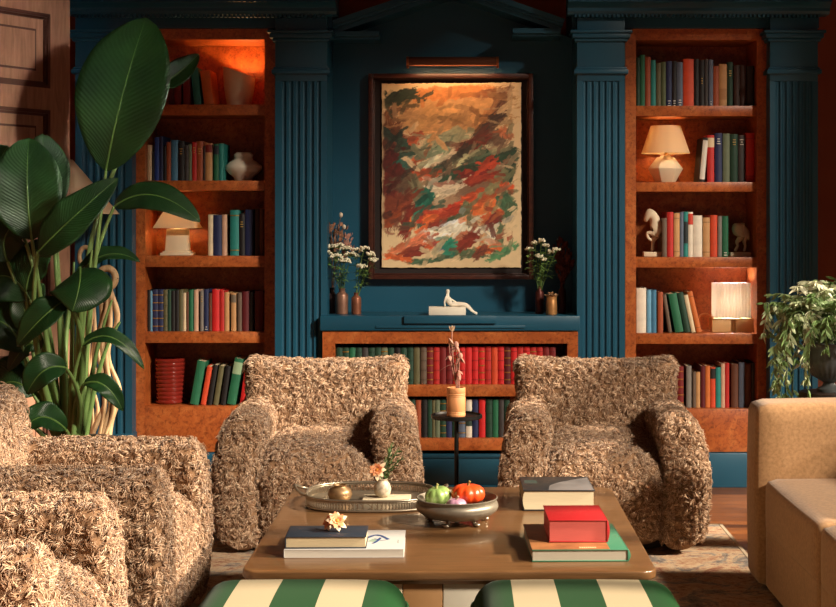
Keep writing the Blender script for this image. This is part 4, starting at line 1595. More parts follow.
# ------------------------------------------------------------------ sofa
m, nt, bs = new_mat('woven_tan')
v = objvec(nt)
w1 = nt.nodes.new('ShaderNodeTexWave')
w1.inputs['Scale'].default_value = 110
w1.inputs['Distortion'].default_value = 1.5
w2 = nt.nodes.new('ShaderNodeTexWave')
w2.bands_direction = 'Z'
w2.inputs['Scale'].default_value = 110
w2.inputs['Distortion'].default_value = 1.5
nt.links.new(v, w1.inputs['Vector'])
nt.links.new(v, w2.inputs['Vector'])
ad = nt.nodes.new('ShaderNodeMath')
ad.operation = 'ADD'
nt.links.new(w1.outputs['Fac'], ad.inputs[0])
nt.links.new(w2.outputs['Fac'], ad.inputs[1])
nz = noise(nt, v, 90, 3)
rz_ = ramp(nt, [(.3, lin((138, 102, 64))), (.7, lin((166, 126, 84)))])
nt.links.new(nz.outputs['Fac'], rz_.inputs[0])
nt.links.new(rz_.outputs[0], bs.inputs['Base Color'])
bs.inputs['Roughness'].default_value = .85
bs.inputs['Sheen Weight'].default_value = .2
bump(nt, bs, ad.outputs[0], .25, .002)
TAN = m
SXF = 1.075
sofa = thing('sofa', 'tan woven sofa with a square padded arm beside the trailing plant', 'sofa', (1.55, 4.2, .0142))


def pad(name, x0, x1, y0, y1, z0, z1, rad, puff=0.0, n=20, extra=None):
    V, Q = rbox(((x1 - x0) / 2, (y1 - y0) / 2, (z1 - z0) / 2), rad, n)
    h = np.array([(x1 - x0) / 2, (y1 - y0) / 2, (z1 - z0) / 2])
    u = V / h
    if puff:
        V = V + u * puff * np.stack([(1 - u[:, 1] ** 2) * (1 - u[:, 2] ** 2), (1 - u[:, 0] ** 2) * (1 - u[:, 2] ** 2), (1 - u[:, 0] ** 2) * (1 - u[:, 1] ** 2)], 1)
    V = V + np.array([(x0 + x1) / 2 - 1.55, (y0 + y1) / 2 - 4.2, (z0 + z1) / 2])
    if extra is not None:
        V = extra(V)
    o = np_mesh(name, V, Q, TAN, sofa)
    bm = bmesh.new()
    bm.from_mesh(o.data)
    bmesh.ops.remove_doubles(bm, verts=bm.verts, dist=1e-5)
    bmesh.ops.recalc_face_normals(bm, faces=bm.faces)
    bm.to_mesh(o.data)
    bm.free()
    return o


AZ = .658
YA = 5.28
pad('arm', SXF - .02, 2.0, YA, YA + .20, .005, AZ, .034, .012)
pad('arm', SXF - .02, 2.0, 2.72, 2.92, .005, AZ, .034, .012)
pad('seat_cushion', SXF, 1.80, 4.475, YA - .004, .20, .40, .032, .010)
pad('seat_cushion', SXF, 1.80, 3.70, 4.468, .20, .40, .032, .010)
pad('seat_cushion', SXF, 1.80, 2.925, 3.693, .20, .40, .032, .010)
for (a, b) in ((4.475, YA - .004), (3.70, 4.468), (2.925, 3.693)):
    pad('front_panel', SXF + .004, 1.30, a + .001, b - .001, .01, .225, .012, 0)
pad('base', 1.28, 1.96, 2.93, YA - .01, .02, .20, .01)
for (a, b) in ((4.475, YA - .004), (3.70, 4.468), (2.925, 3.693)):
    pad('back_cushion', 1.62, 1.84, a + .003, b - .003, .395, .76, .06, .02)
pad('backrest', 1.80, 2.0, 2.93, YA - .005, .02, AZ, .045)
fm = MB()
for (a, b) in ((1.20, 5.38), (1.9, 5.38), (1.20, 2.82), (1.9, 2.82)):
    MB().box(a - .03 - 1.55, a + .03 - 1.55, b - .03 - 4.2, b + .03 - 4.2, -.0138, .030).build('foot', BLACK_METAL, sofa, smooth=0)

# ------------------------------------------------------------------ coffee table
TZ = .40
TXC, TYC = -.034, 4.535
THX, THY = .552, .625
ct = thing('coffee_table', 'square brown wooden coffee table with rounded corners holding tray, bowl and books', 'table', (TXC, TYC, Z_RUG))
zt = TZ - Z_RUG


def rrect(hx, hy, r, n=7):
    o = []
    for (cx, cy, a0) in ((hx - r, hy - r, 0), (-hx + r, hy - r, 90), (-hx + r, -hy + r, 180), (hx - r, -hy + r, 270)):
        for k in range(n):
            a = math.radians(a0 + 90 * k / (n - 1))
            o.append((cx + r * math.cos(a), cy + r * math.sin(a)))
    return o


MB().prism(rrect(THX, THY, .045), zt - .026, zt).build('tabletop', TABLE_WOOD, ct, bevel=.006, seg=3, smooth=40)
CREAMP = M((222, 204, 172), rough=.5, var=.04)
ap = MB()
ap.prism(rrect(.48, .60, .03), zt - .040, zt - .0262)
ap.build('apron', TABLE_WOOD, ct, smooth=40)
yb_ = -.595
for (a, b, mt, nm) in ((-.32, -.125, CREAMP, 'leg_panel'), (-.123, -.018, M((160, 120, 78), rough=.5, var=.06), 'leg_panel'), (-.016, .095, M((206, 198, 180), rough=.5, var=.04), 'leg_panel'), (.097, .30, CREAMP, 'leg_panel')):
    MB().box(a, b, yb_, yb_ + 1.15, 0, zt - .040).build(nm, mt, ct, bevel=.003, smooth=30)

# ------------------------------------------------------------------ striped ottomans
m, nt, bs = new_mat('striped_velvet')
tc = nt.nodes.new('ShaderNodeTexCoord')
sp = nt.nodes.new('ShaderNodeSeparateXYZ')
nt.links.new(tc.outputs['Object'], sp.inputs[0])
ma = nt.nodes.new('ShaderNodeMath')
ma.operation = 'MULTIPLY_ADD'
ma.inputs[1].default_value = 1 / .211
ma.inputs[2].default_value = .25 + 10
nt.links.new(sp.outputs['X'], ma.inputs[0])
fr_ = nt.nodes.new('ShaderNodeMath')
fr_.operation = 'FRACT'
nt.links.new(ma.outputs[0], fr_.inputs[0])
lt_ = nt.nodes.new('ShaderNodeMath')
lt_.operation = 'LESS_THAN'
lt_.inputs[1].default_value = .5
nt.links.new(fr_.outputs[0], lt_.inputs[0])
mx = nt.nodes.new('ShaderNodeMix')
mx.data_type = 'RGBA'
mx.inputs['A'].default_value = lin((158, 145, 118))
mx.inputs['B'].default_value = lin((14, 56, 23))
nt.links.new(lt_.outputs[0], mx.inputs['Factor'])
nt.links.new(mx.outputs['Result'], bs.inputs['Base Color'])
bs.inputs['Roughness'].default_value = .9
bs.inputs['Specular IOR Level'].default_value = .12
bs.inputs['Sheen Weight'].default_value = .04
nn = noise(nt, tc.outputs['Object'], 240, 3)
bump(nt, bs, nn.outputs['Fac'], .2, .002)
STRIPE = m


def ottoman(label, x):
    t = thing('ottoman', label, 'ottoman', (x, 3.475, Z_RUG), group='striped ottomans')
    for nm, zz0, zz1, rad, puff, hw, mt in (('cushion', .21, .422, .070, .010, .252, STRIPE), ('body', .035, .225, .04, .0, .242, STRIPE)):
        V, Q = rbox((hw, .245, (zz1 - zz0) / 2), rad, 22)
        u = V / np.array([hw, .245, (zz1 - zz0) / 2])
        V[:, 2] += np.clip(u[:, 2], 0, 1) * puff * (1 - u[:, 0] ** 2) * (1 - u[:, 1] ** 2)
        o = np_mesh(nm, V + np.array([0, 0, (zz0 + zz1) / 2]), Q, mt, t)
        bm = bmesh.new()
        bm.from_mesh(o.data)
        bmesh.ops.remove_doubles(bm, verts=bm.verts, dist=1e-5)
        bmesh.ops.recalc_face_normals(bm, faces=bm.faces)
        bm.to_mesh(o.data)
        bm.free()
        if nm == 'cushion':
            # piped seam round the top
            pts = [Vector((p[0], p[1], .362)) for p in rrect(.2535, .2465, .072, 8)]
            MB().tube(pts + [pts[0]], .004, 6).build('piping', M((40, 92, 50), rough=.8), t, smooth=60)
    for (a, b) in ((-.18, -.19), (.18, -.19), (-.18, .19), (.18, .19)):
        MB().lathe([(.018, 0), (.024, .045)], 14, (a, b, 0)).build('foot', M((60, 36, 22), rough=.5), t, smooth=40)
    return t


ottoman('green and cream striped ottoman below the white and navy books', -.388)
ottoman('green and cream striped ottoman below the red book', .278)

# ------------------------------------------------------------------ side table with the clay canister
sx_, sy_ = PX(456.5, 6.35), 6.35
st_ = thing('side_table', 'slim black metal pedestal side table between two armchairs', 'table', (sx_, sy_, Z_RUG))
sz_ = PZ(415.5, 6.35) - Z_RUG
b = MB().lathe([(.104, 0), (.110, .003), (.110, .016), (.104, .018), (.101, .010), (.02, .010)], 36, (0, 0, sz_ - .012))
b.build('tabletop', BLACK_METAL, st_, smooth=30)
MB().tube([(0, 0, .01), (0, 0, sz_ - .008)], .0095, 12).build('stem', BLACK_METAL, st_, smooth=60)
MB().lathe([(.12, 0), (.12, .006), (.03, .012), (.012, .03)], 32).build('base', BLACK_METAL, st_, smooth=30)
CLAY = M((190, 128, 80), rough=.65, var=.1, scale=16, bmp=.06)
cz = sz_ + Z_RUG - .0015
k = 6.35 / F
cn = thing('canister', 'ribbed terracotta canister on the black side table', 'vase', (sx_ - .002, sy_, cz))
r = 9.4 * k
hc = 28.5 * k
prof = [(r * .97, 0), (r, .003)]
for (a) in (.12, .17, .68, .73, .80):
    prof += [(r, hc * a - .003), (r * .965, hc * a), (r, hc * a + .003)]
prof += [(r, hc - .004), (r * .97, hc), (r * .86, hc), (r * .84, hc - .02), (r * .5, hc - .03)]
MB().lathe(prof, 30).build('canister_body', CLAY, cn, smooth=30)
rr = random.Random(8)
DRYP = M((150, 106, 92), rough=.85, var=.3, scale=60)
for i, (a, b, c) in enumerate(((452, 331, 0), (449, 338, 1), (456, 345, 2), (459, 350, 1), (453, 347, 0), (460, 356, 2))):
    t = thing('dried_flower', 'dried pinkish brown stem standing in the terracotta canister', 'dried flower', (sx_, sy_, cz + hc - .025), group='dried stems in the canister')
    d = Vector((PX(a, 6.35) - sx_, rr.uniform(-.01, .01), PZ(b, 6.35) - cz - hc + .025))
    path = bez((rr.uniform(-.015, .015), 0, 0), d * .5 + Vector((rr.uniform(-.02, .02), 0, .01)), d, 7)
    MB().tube(path, .0024, 6).build('stem', DRYP, t)
    h = MB()
    if c == 0:
        for j in range(9):
            an = rr.uniform(0, 2 * PI)
            leaflet(h, d - Vector((0, 0, .004)), (math.cos(an) * .5, math.sin(an) * .5, 1), (0, 1, 0), .03, .004)
    elif c == 1:
        for j in range(7):
            p = path[rr.randint(3, 6)]
            an = rr.uniform(0, 2 * PI)
            leaflet(h, p, (math.cos(an), math.sin(an), rr.uniform(-1.2, .2)), (0, 0, 1), rr.uniform(.03, .06), .007)
    else:
        h.ball(d, (.012, .012, .016))
        for j in range(6):
            an = rr.uniform(0, 2 * PI)
            leaflet(h, d, (math.cos(an), math.sin(an), -.8), (0, 0, 1), .04, .006)
    h.build('seed_head', DRYP if c else M((196, 170, 140), rough=.85), t, smooth=0)

# ------------------------------------------------------------------ on the coffee table
TT = TZ + .0006


def pos(px, py, z=TZ):
    """Point on a level plane at height z under a photo pixel."""
    Y = F * (EYE - z) / (py - VY)
    return (PX(px, Y), Y)


def flatbook(name, label, x0, x1, y0, y1, z, th, cover, pages=(224, 206, 170), spine='left', rot=0.0, cover_th=.004, over=.004, rounded=False):
    cx, cy = (x0 + x1) / 2, (y0 + y1) / 2
    t = thing(name, label, 'book', (cx, cy, z), (0, 0, rot))
    hx, hy = (x1 - x0) / 2, (y1 - y0) / 2
    c = MB()
    c.box(-hx, hx, -hy, hy, 0, cover_th)
    c.box(-hx, hx, -hy, hy, th - cover_th, th)
    if spine == 'left':
        c.box(-hx, -hx + cover_th, -hy, hy, 0, th)
    elif spine == 'right':
        n = 8
        arc = [(hx + .006 * math.sin(PI * i / n), th * i / n) for i in range(n + 1)]
        c.prism(arc + [(hx - cover_th, th), (hx - cover_th, 0)], -hy, hy, 'y')
    else:
        c.box(-hx, hx, hy - cover_th, hy, 0, th)
    c.build('cover', cover, t, bevel=.001, smooth=30)
    p = MB()
    e = cover_th * .98
    if rounded:
        n = 8
        arc = [(-hx + over + .010 * (1 - math.sin(PI * i / n)) * 0 - .006 * math.sin(PI * i / n), e + (th - 2 * e) * i / n) for i in range(n + 1)]
        p.prism(arc + [(hx - over, th - e), (hx - over, e)], -hy + over, hy - over, 'y')
    else:
        p.box(-hx + e * .9, hx - e * .9, -hy + over, hy - over, e, th - e)
    p.build('pages', M(pages, rough=.85, var=.05, scale=60, stretch=(.3, .3, 8)), t, smooth=30)
    return t


# white landscape book and navy book
zt1 = TZ + .034
a = pos(283.5, 558)
bq = pos(404, 556)
y0 = pos(340, 558)[1]
wbk = flatbook('book', 'large white paperback with a blue drawing under the navy book', PX(283, y0), PX(403, y0), y0, y0 + .255, TT, .023, M((172, 171, 170), rough=.5, var=.03), (190, 184, 172), 'left', math.radians(1.2), .0015, .001)
# blue brush drawing on the white cover
hx = (PX(403, y0) - PX(283, y0)) / 2
d = MB()
INK = M((34, 62, 110), rough=.5)
for pts, wd in (([(.35, .02), (.52, .06), (.72, .00)], .0055), ([(.72, .00), (.60, -.015), (.48, .01)], .003), ([(.35, .02), (.45, .055), (.56, .045)], .004), ([(.58, .02), (.52, -.03), (.46, -.055)], .004)):
    pth = [Vector((hx * p[0] * 1.0 + .0, p[1] - .0, .0232)) for p in smoothpath([(q[0], q[1], 0) for q in pts], 6)]
    d.tube(pth, wd, 6, .12)
d.build('cover_drawing', INK, wbk, smooth=60)
d = MB()
d.add([(hx * .36, -.03, .0234), (hx * .52, -.035, .0234), (hx * .50, .0, .0234), (hx * .44, .005, .0234)], [(0, 1, 2, 3)])
for i in range(7):
    d.box(hx * .9 - .003, hx * .9 - .001, -.05 + i * .006, -.046 + i * .006, .0230, .0234)
d.build('cover_print', M((120, 140, 130), rough=.6), wbk, smooth=0)
nb0 = PX(283, y0)
nbk = flatbook('book', 'navy hardback on the large white paperback, orange flower on it', PX(283.5, y0) + .002, PX(361, y0) + .012, y0 + .008, y0 + .155, TT + .0235, .033, M((32, 40, 52), rough=.5, var=.06), (196, 178, 142), 'left', math.radians(1.2), .003, .004)

# flower lying on the navy book
PET = M((226, 150, 104), rough=.6, var=.25, scale=50)
PET2 = M((232, 206, 170), rough=.6, var=.15, scale=50)


def blossom(loc, label, r, face, rr, n=7):
    t = thing('blossom', label, 'flower', loc)
    f = Vector(face).normalized()
    a = f.orthogonal().normalized()
    b = f.cross(a)
    for layer, (lr, tilt, mt) in enumerate(((1.0, .25, PET2), (.8, .75, PET), (.5, 1.4, PET))):
        h = MB()
        for i in range(n):
            an = 2 * PI * i / n + layer * .4 + rr.uniform(-.15, .15)
            d = (a * math.cos(an) + b * math.sin(an) + f * tilt).normalized()
            leaflet(h, f * .002, d, f, r * lr * rr.uniform(.85, 1.1), r * .26)
        h.build('petals', mt, t, smooth=60)
    MB().ball(f * .006, r * .22).build('flower_centre', M((196, 120, 40), rough=.7), t, smooth=60)
    return t


rr = random.Random(4)
zn = TT + .0235 + .033
Yf = y0 + .085
blossom((PX(335, Yf) + .004, Yf, zn + .024), 'cut orange and cream blossom lying on the navy book', .034, (.3, -.8, .7), rr)
blossom((PX(330, Yf) - .002, Yf + .02, zn + .018), 'smaller cream blossom tucked beside the orange blossom on the navy book', .028, (-.6, -.5, .5), rr)

# oval silver tray with pierced gallery
ty = 4.87
tx = PX(371, ty)
tk = ty / F
tray = thing('tray', 'oval silver tray with pierced gallery rim and two handles', 'tray', (tx, ty, TT))
HX, HY = 64 * tk, .175


def oval(hx, hy, n=56):
    o = []
    for i in range(n):
        a = 2 * PI * i / n
        c, s = math.cos(a), math.sin(a)
        o.append((hx * math.copysign(abs(c) ** .72, c), hy * math.copysign(abs(s) ** .72, s)))
    return o


MB().prism(oval(HX - .003, HY - .003), .004, .008).build('tray_floor', SILVER, tray, smooth=30)
rim = MB()
for zz, rd in ((.0045, .0042), (.036, .0040), (.030, .0018)):
    pts = [Vector((p[0], p[1], zz)) for p in oval(HX, HY)]
    rim.tube(pts + [pts[0]], rd, 8)
rim.build('rim', SILVER, tray, smooth=60)
gal = MB()
no = 130
ov = oval(HX, HY, no)
for i in range(no):
    p, q2 = ov[i], ov[(i + 1) % no]
    gal.tube([(p[0], p[1], .006), (p[0], p[1], .034)], .0019, 5)
    gal.tube([((p[0] + q2[0]) / 2, (p[1] + q2[1]) / 2, .008), (q2[0], q2[1], .018), ((p[0] + q2[0]) / 2, (p[1] + q2[1]) / 2, .028)], .0012, 4)
gal.build('pierced_gallery', SILVER, tray, smooth=60)
for sg in (-1, 1):
    pth = smoothpath([(sg * (HX - .004), -.055, .034), (sg * (HX + .022), -.045, .042), (sg * (HX + .040), 0, .056), (sg * (HX + .022), .045, .042), (sg * (HX - .004), .055, .034)], 6)
    MB().tube(pth, .0048, 8).build('handle', SILVER, tray, smooth=60)
tz_ = TT + .0088
py_ = ty - .03
pk = py_ / F
pt_ = thing('round_pot', 'small round bronze pot with a narrow mouth on the silver tray', 'pot', (PX(340, py_), py_, tz_))
R = 12.5 * pk
MB().lathe([(R * .55, 0), (R * .86, R * .22), (R, R * .62), (R * .86, R * 1.0), (R * .52, R * 1.18), (R * .50, R * 1.26), (R * .58, R * 1.34), (R * .46, R * 1.34), (R * .4, R * 1.1)], 28).build('pot_body', M((136, 108, 76), rough=.4, metal=.6, var=.35, scale=40), pt_, smooth=60)
pd = thing('stone_tile', 'flat pale stone tile under the small speckled vase on the tray', 'tile', (PX(387, ty), ty - .005, tz_))
MB().box(-.078, .078, -.05, .05, 0, .010).build('tile_body', M((176, 164, 140), rough=.6, var=.15, scale=30), pd, bevel=.002, smooth=30)
vz = thing('bud_vase', 'small speckled grey vase on the tray holding an orange flower', 'vase', (PX(382.5, ty), ty - .005, tz_ + .0105))
R = 8.7 * ty / F
spk = M((170, 156, 136), rough=.55, var=.45, scale=70)
MB().lathe([(R * .6, 0), (R * .92, R * .4), (R, R * .95), (R * .86, R * 1.5), (R * .55, R * 1.85), (R * .55, R * 1.95), (R * .66, R * 2.1), (R * .5, R * 2.1), (R * .45, R * 1.8)], 26).build('vase_body', spk, vz, smooth=60)
vm = Vector((PX(382.5, ty), ty - .005, tz_ + .0105 + R * 2.0))
bl = blossom(vm + Vector((-.014, -.012, .030)), 'orange and cream flower leaning out of the small speckled vase', .034, (-.3, -.8, .5), rr, 8)
MB().tube([(0, 0, 0), (.01, .008, -.02), (.014, .012, -.045)], .002, 6).build('stem', STEM, bl)
sp_ = thing('needle_sprig', 'dark green needle sprig beside the orange flower in the speckled vase', 'sprig', vm)
h = MB()
for br_ in ((.045, .02, .085), (.03, .01, .10), (.02, .03, .08), (.055, .0, .06)):
    pth = bez((0, 0, -.03), Vector(br_) * .4 + Vector((0, 0, .01)), br_, 9)
    h.tube(pth, .0012, 5)
    for i in range(2, 9):
        for j in range(5):
            an = rr.uniform(0, 2 * PI)
            dd = (pth[i] - pth[i - 1]).normalized() + Vector((math.cos(an), math.sin(an), math.sin(an * 3))) * .6
            leaflet(h, pth[i], dd, (math.cos(an), .3, .5), .020, .0018)
h.build('needles', M((66, 92, 46), rough=.6, var=.25, scale=60), sp_, smooth=0)

# pewter bowl on little feet, with gourds
by = 4.55
bx = PX(457, by)
bk_ = by / F
bw = thing('bowl', 'wide pewter bowl on small cast feet holding gourds', 'bowl', (bx, by, TT))
R = 41.5 * bk_
bz = .012
prof = [(R * .45, bz), (R * .78, bz + .009), (R * .97, bz + .028), (R * 1.0, bz + .039), (R * .975, bz + .050), (R * .93, bz + .053), (R * .95, bz + .061), (R * .985, bz + .064), (R * .96, bz + .066), (R * .91, bz + .058), (R * .90, bz + .047), (R * .74, bz + .022), (R * .4, bz + .010)]
MB().lathe(prof, 48).build('bowl_body', PEWTER, bw, smooth=60)
for an in (250, 310, 20, 160, 90):
    a = math.radians(an)
    c, s = math.cos(a), math.sin(a)
    f = MB()
    f.tube(smoothpath([(c * R * .60, s * R * .60, bz + .010), (c * R * .64, s * R * .64, .012), (c * R * .67, s * R * .67, .005), (c * R * .74, s * R * .74, .0062)], 5), [.007] * 8 + [.0065] * 8, 8)
    f.ball((c * R * .74, s * R * .74, .0062), (.011, .011, .0062))
    f.build('foot', SILVER, bw, smooth=60)


def gourd(label, x, y, z, rx, rz, rgb, ribs, stemc, tilt=(0, 0, 0)):
    t = thing('gourd', label, 'gourd', (x, y, z), tilt)
    prof = []
    for i in range(15):
        p = -PI / 2 + PI * i / 14
        prof.append((max(.0015, rx * math.cos(p) ** .8), rz + rz * math.sin(p) * (1 - .18 * math.exp(-(math.cos(p) / .35) ** 2) * (1 if p > 0 else .5))))
    MB().lathe(prof, ribs * 6, ripple=lambda a, zz: 1 - .09 * abs(math.cos(a * ribs / 2)) ** 6).build('gourd_body', M(rgb, rough=.35, var=.14, scale=30, coat=.2), t, smooth=60)
    MB().tube([(0, 0, rz * 1.7), (.001, 0, rz * 2.0), (.006, -.002, rz * 2.25)], [.005, .0038, .0042], 7).build('stalk', M(stemc, rough=.7), t, smooth=60)
    return t


gz = TT + bz + .026
gourd('small ribbed orange pumpkin in the pewter bowl', bx + 11 * bk_, by + .012, gz + .016, 17.5 * bk_, .031, (218, 72, 28), 10, (120, 100, 50))
gourd('pale green ribbed gourd in the pewter bowl', bx - 17.5 * bk_, by + .015, gz + .012, 13.5 * bk_, .029, (128, 156, 88), 9, (150, 150, 90), (0, -.2, .4))
gourd('smooth lilac gourd in front of the orange pumpkin in the bowl', bx - .5 * bk_, by - .062, gz + .004, 10.5 * bk_, .0215, (176, 132, 156), 7, (150, 120, 100))

# dark thick book at the far edge, green picture book and red book
yk = pos(556, 511)[1]
dbk = flatbook('book', 'thick dark jacketed book with cream page block at the far table edge', PX(523, yk), PX(594, yk) + .002, yk, yk + .25, TT, .066, M((44, 44, 46), rough=.3, var=.2, scale=5), (200, 186, 154), 'back', math.radians(.6), .004, .004, True)
dhx = (PX(594, yk) - PX(523, yk)) / 2
d = MB()
d.add([(-dhx * .30, -.1245, .0664), (dhx * .98, -.1245, .0664), (dhx * .98, .11, .0664), (dhx * .1, .02, .0664), (-dhx * .22, -.04, .0664)], [(0, 1, 2, 3, 4)])
o = d.build('jacket_picture', M((112, 108, 108), rough=.3, var=.35, scale=9), dbk, smooth=0)
o['label'] = 'grey picture on the dark jacket'
d = MB()
for i in range(5):
    d.box(-dhx * .92 + .0 * i, -dhx * .55, .05 - i * .012, .055 - i * .012, .0660, .0664)
d.build('jacket_lettering', M((70, 84, 78), rough=.4), dbk, smooth=0)
yg = pos(578, 562)[1]
gbk = flatbook('book', 'large green art book with a brown picture jacket under the red book', PX(530, yg), PX(627, yg), yg, yg + .345, TT, .033, M((62, 118, 92), rough=.4, var=.06), (196, 188, 170), 'right', math.radians(1.6), .003, .004)
ghx = (PX(627, yg) - PX(530, yg)) / 2
d = MB()
d.add([(-ghx + .001, -.171, .0334), (ghx * .62, -.171, .0334), (ghx * .62, .171, .0334), (-ghx + .001, .171, .0334)], [(0, 1, 2, 3)])
o = d.build('jacket_picture', M((150, 100, 62), rough=.4, var=.35, scale=14), gbk, smooth=0)
o['label'] = 'brown picture printed on the green jacket'
d = MB()
for i in range(8):
    d.box(ghx * (.0 + i * .045), ghx * (.0 + i * .045) + .004, -.155, -.143, .0334, .0338)
d.build('jacket_lettering', M((226, 206, 160), rough=.5), gbk, smooth=0)
yr = yg + .085
REDM = M((164, 28, 32), rough=.5, var=.06)
rbk = flatbook('book', 'thick red book with red page edges on the green art book', PX(548, yr), PX(607, yr), yr, yr + .215, TT + .0342, .062, REDM, (196, 92, 84), 'right', math.radians(1.2), .003, .003)

# ------------------------------------------------------------------ big leafy plant
m, nt, bs = new_mat('leaf_blade')
tc = nt.nodes.new('ShaderNodeTexCoord')
sp = nt.nodes.new('ShaderNodeSeparateXYZ')
nt.links.new(tc.outputs['UV'], sp.inputs[0])
# slanting side veins: bands of (along + |across|)
ab = nt.nodes.new('ShaderNodeMath')
ab.operation = 'ABSOLUTE'
nt.links.new(sp.outputs['Y'], ab.inputs[0])
mu = nt.nodes.new('ShaderNodeMath')
mu.operation = 'MULTIPLY_ADD'
mu.inputs[1].default_value = -.22
nt.links.new(ab.outputs[0], mu.inputs[0])
nt.links.new(sp.outputs['X'], mu.inputs[2])
si = nt.nodes.new('ShaderNodeMath')
si.operation = 'MULTIPLY'
si.inputs[1].default_value = 190
nt.links.new(mu.outputs[0], si.inputs[0])
sn = nt.nodes.new('ShaderNodeMath')
sn.operation = 'SINE'
nt.links.new(si.outputs[0], sn.inputs[0])
n1 = noise(nt, objvec(nt), 7, 3)
r1 = ramp(nt, [(.3, lin((20, 50, 26))), (.7, lin((42, 82, 40)))])
nt.links.new(n1.outputs['Fac'], r1.inputs[0])
nt.links.new(r1.outputs[0], bs.inputs['Base Color'])
bs.inputs['Roughness'].default_value = .36
bs.inputs['Specular IOR Level'].default_value = .45
bump(nt, bs, sn.outputs[0], .22, .004)
tr = nt.nodes.new('ShaderNodeBsdfTranslucent')
tr.inputs[0].default_value = lin((50, 90, 24))
mx = nt.nodes.new('ShaderNodeMixShader')
mx.inputs[0].default_value = .18
nt.links.new(bs.outputs[0], mx.inputs[1])
nt.links.new(tr.outputs[0], mx.inputs[2])
nt.links.new(mx.outputs[0], nt.nodes['Material Output'].inputs['Surface'])
BLADE = m
RIBM = M((86, 120, 56), rough=.45)
STALK = M((118, 150, 84), rough=.45, var=.2, scale=10)
PYC = 6.15
PLX = PX(74, PYC)
plant = thing('leafy_plant', 'tall potted plant with large paddle leaves beside the open door', 'plant', (PLX, PYC, .002))
O = Vector(plant.location)
POTH = PZ(441, PYC)
pm = MB()
pm.lathe([(.13, 0), (.15, .01), (.19, POTH - .06), (.20, POTH - .05), (.20, POTH), (.18, POTH), (.175, POTH - .05), (.12, POTH - .07)], 36)
pm.build('pot', M((52, 40, 36), rough=.5, var=.15), plant, smooth=40)
sm_ = MB().lathe([(.176, POTH - .045), (.10, POTH - .03), (.01, POTH - .025)], 24)
rr = random.Random(2)
for i in range(40):
    a, r_ = rr.uniform(0, 6.28), rr.uniform(0, .15)
    sm_.ball((math.cos(a) * r_, math.sin(a) * r_, POTH - .03), rr.uniform(.008, .018), 6, 4)
sm_.build('soil', M((58, 40, 30), rough=.95, var=.4, scale=60), plant, smooth=40)


def leaf(base, ctrl, tip, width, nrm, fold=.25, root=None, wave=.06, peak=.45, cup=.0, name='leaf', stalk_r=.010, rootz=None, rctrl=None):
    """A paddle leaf: midrib through base, ctrl, tip; nrm is the side it shows; a stalk runs back to the pot."""
    nl, nw = 26, 12
    mid = bez(base, ctrl, tip, nl)
    N0 = Vector(nrm).normalized()
    vs, uv, fs = [], [], []
    for i, c in enumerate(mid):
        s = i / (nl - 1)
        T_ = (mid[min(i + 1, nl - 1)] - mid[max(i - 1, 0)]).normalized()
        S_ = T_.cross(N0).normalized()
        Nn = S_.cross(T_).normalized()
        e = s ** (math.log(.5) / math.log(peak))
        w = width * .5 * max(0.012, math.sin(PI * min(.999, max(.001, e))) ** .62)
        for j in range(nw + 1):
            u = -1 + 2 * j / nw
            lift = fold * abs(u) * w - cup * u * u * w + wave * w * math.sin(s * 17 + u * 2.2 + width * 40) * abs(u) ** 1.5
            vs.append(c + S_ * (u * w * (1 - .10 * fold)) + Nn * lift - O)
            uv.append((s, u))
    for i in range(nl - 1):
        for j in range(nw):
            a = i * (nw + 1) + j
            fs.append((a, a + 1, a + nw + 2, a + nw + 1))
    mb = MB().add(vs, fs)
    me = bpy.data.meshes.new(name)
    me.from_pydata(mb.v, [], mb.f)
    ul = me.uv_layers.new(name='UVMap')
    for lp in me.loops:
        ul.data[lp.index].uv = uv[lp.vertex_index]
    for p in me.polygons:
        p.use_smooth = True
    me.materials.append(BLADE)
    o = bpy.data.objects.new(name, me)
    COL.objects.link(o)
    o.parent = plant
    so = o.modifiers.new('thickness', 'SOLIDIFY')
    so.thickness = .0016
    so.offset = 0
    rb = MB()
    rb.tube([p - O for p in mid], [.0052 * (1 - .8 * i / (nl - 1)) for i in range(nl)], 6)
    rb.build('midrib', RIBM, o, smooth=60)
    root = Vector(root) if root is not None else Vector((PLX + rr.uniform(-.06, .06), PYC + rr.uniform(-.05, .05), POTH - .03))
    b = Vector(base)
    d0 = (mid[1] - mid[0]).normalized()
    c = b - d0 * (b - root).length * .35
    if rctrl is not None:
        c = Vector(rctrl)
    pth = bez(root, (root * .35 + c * .65) if rctrl is None else c, b, 14)
    MB().tube([p - O for p in pth], [stalk_r * (1.75 - 1.1 * i / 13) for i in range(14)], 8).build('stalk', STALK, o, smooth=60)
    return o


def at(px, py, Y):
    return Vector((PX(px, Y), Y, PZ(py, Y)))


def rt(px, Y=PYC, py=432):
    return Vector((PX(px, Y), Y, POTH - .03))


# the huge upright leaf
leaf(at(106, 171, 6.15), at(120, 92, 6.05), at(146, 18, 6.2), .395, (-.1, -1, .05), .12, rt(80), .02, .52, stalk_r=.009)
# dark one peeping out beyond it
leaf(at(160, 84, 6.45), at(176, 78, 6.45), at(199, 54, 6.5), .12, (.1, -1, .3), .3, rt(84, 6.3), .05)
# the notched dark leaf in front of the door
leaf(at(32, 240, 6.0), at(24, 190, 5.95), at(29, 138, 6.05), .29, (.15, -1, .1), .22, rt(62), .05, .5)
leaf(at(52, 218, 6.1), at(46, 176, 6.05), at(42, 134, 6.1), .19, (.5, -1, .2), .3, rt(64), .05, .55)
# the long lit one
leaf(at(38, 252, 5.85), at(64, 224, 5.75), at(118, 178, 5.85), .185, (.2, -.8, .62), .12, rt(66), .05, .42)
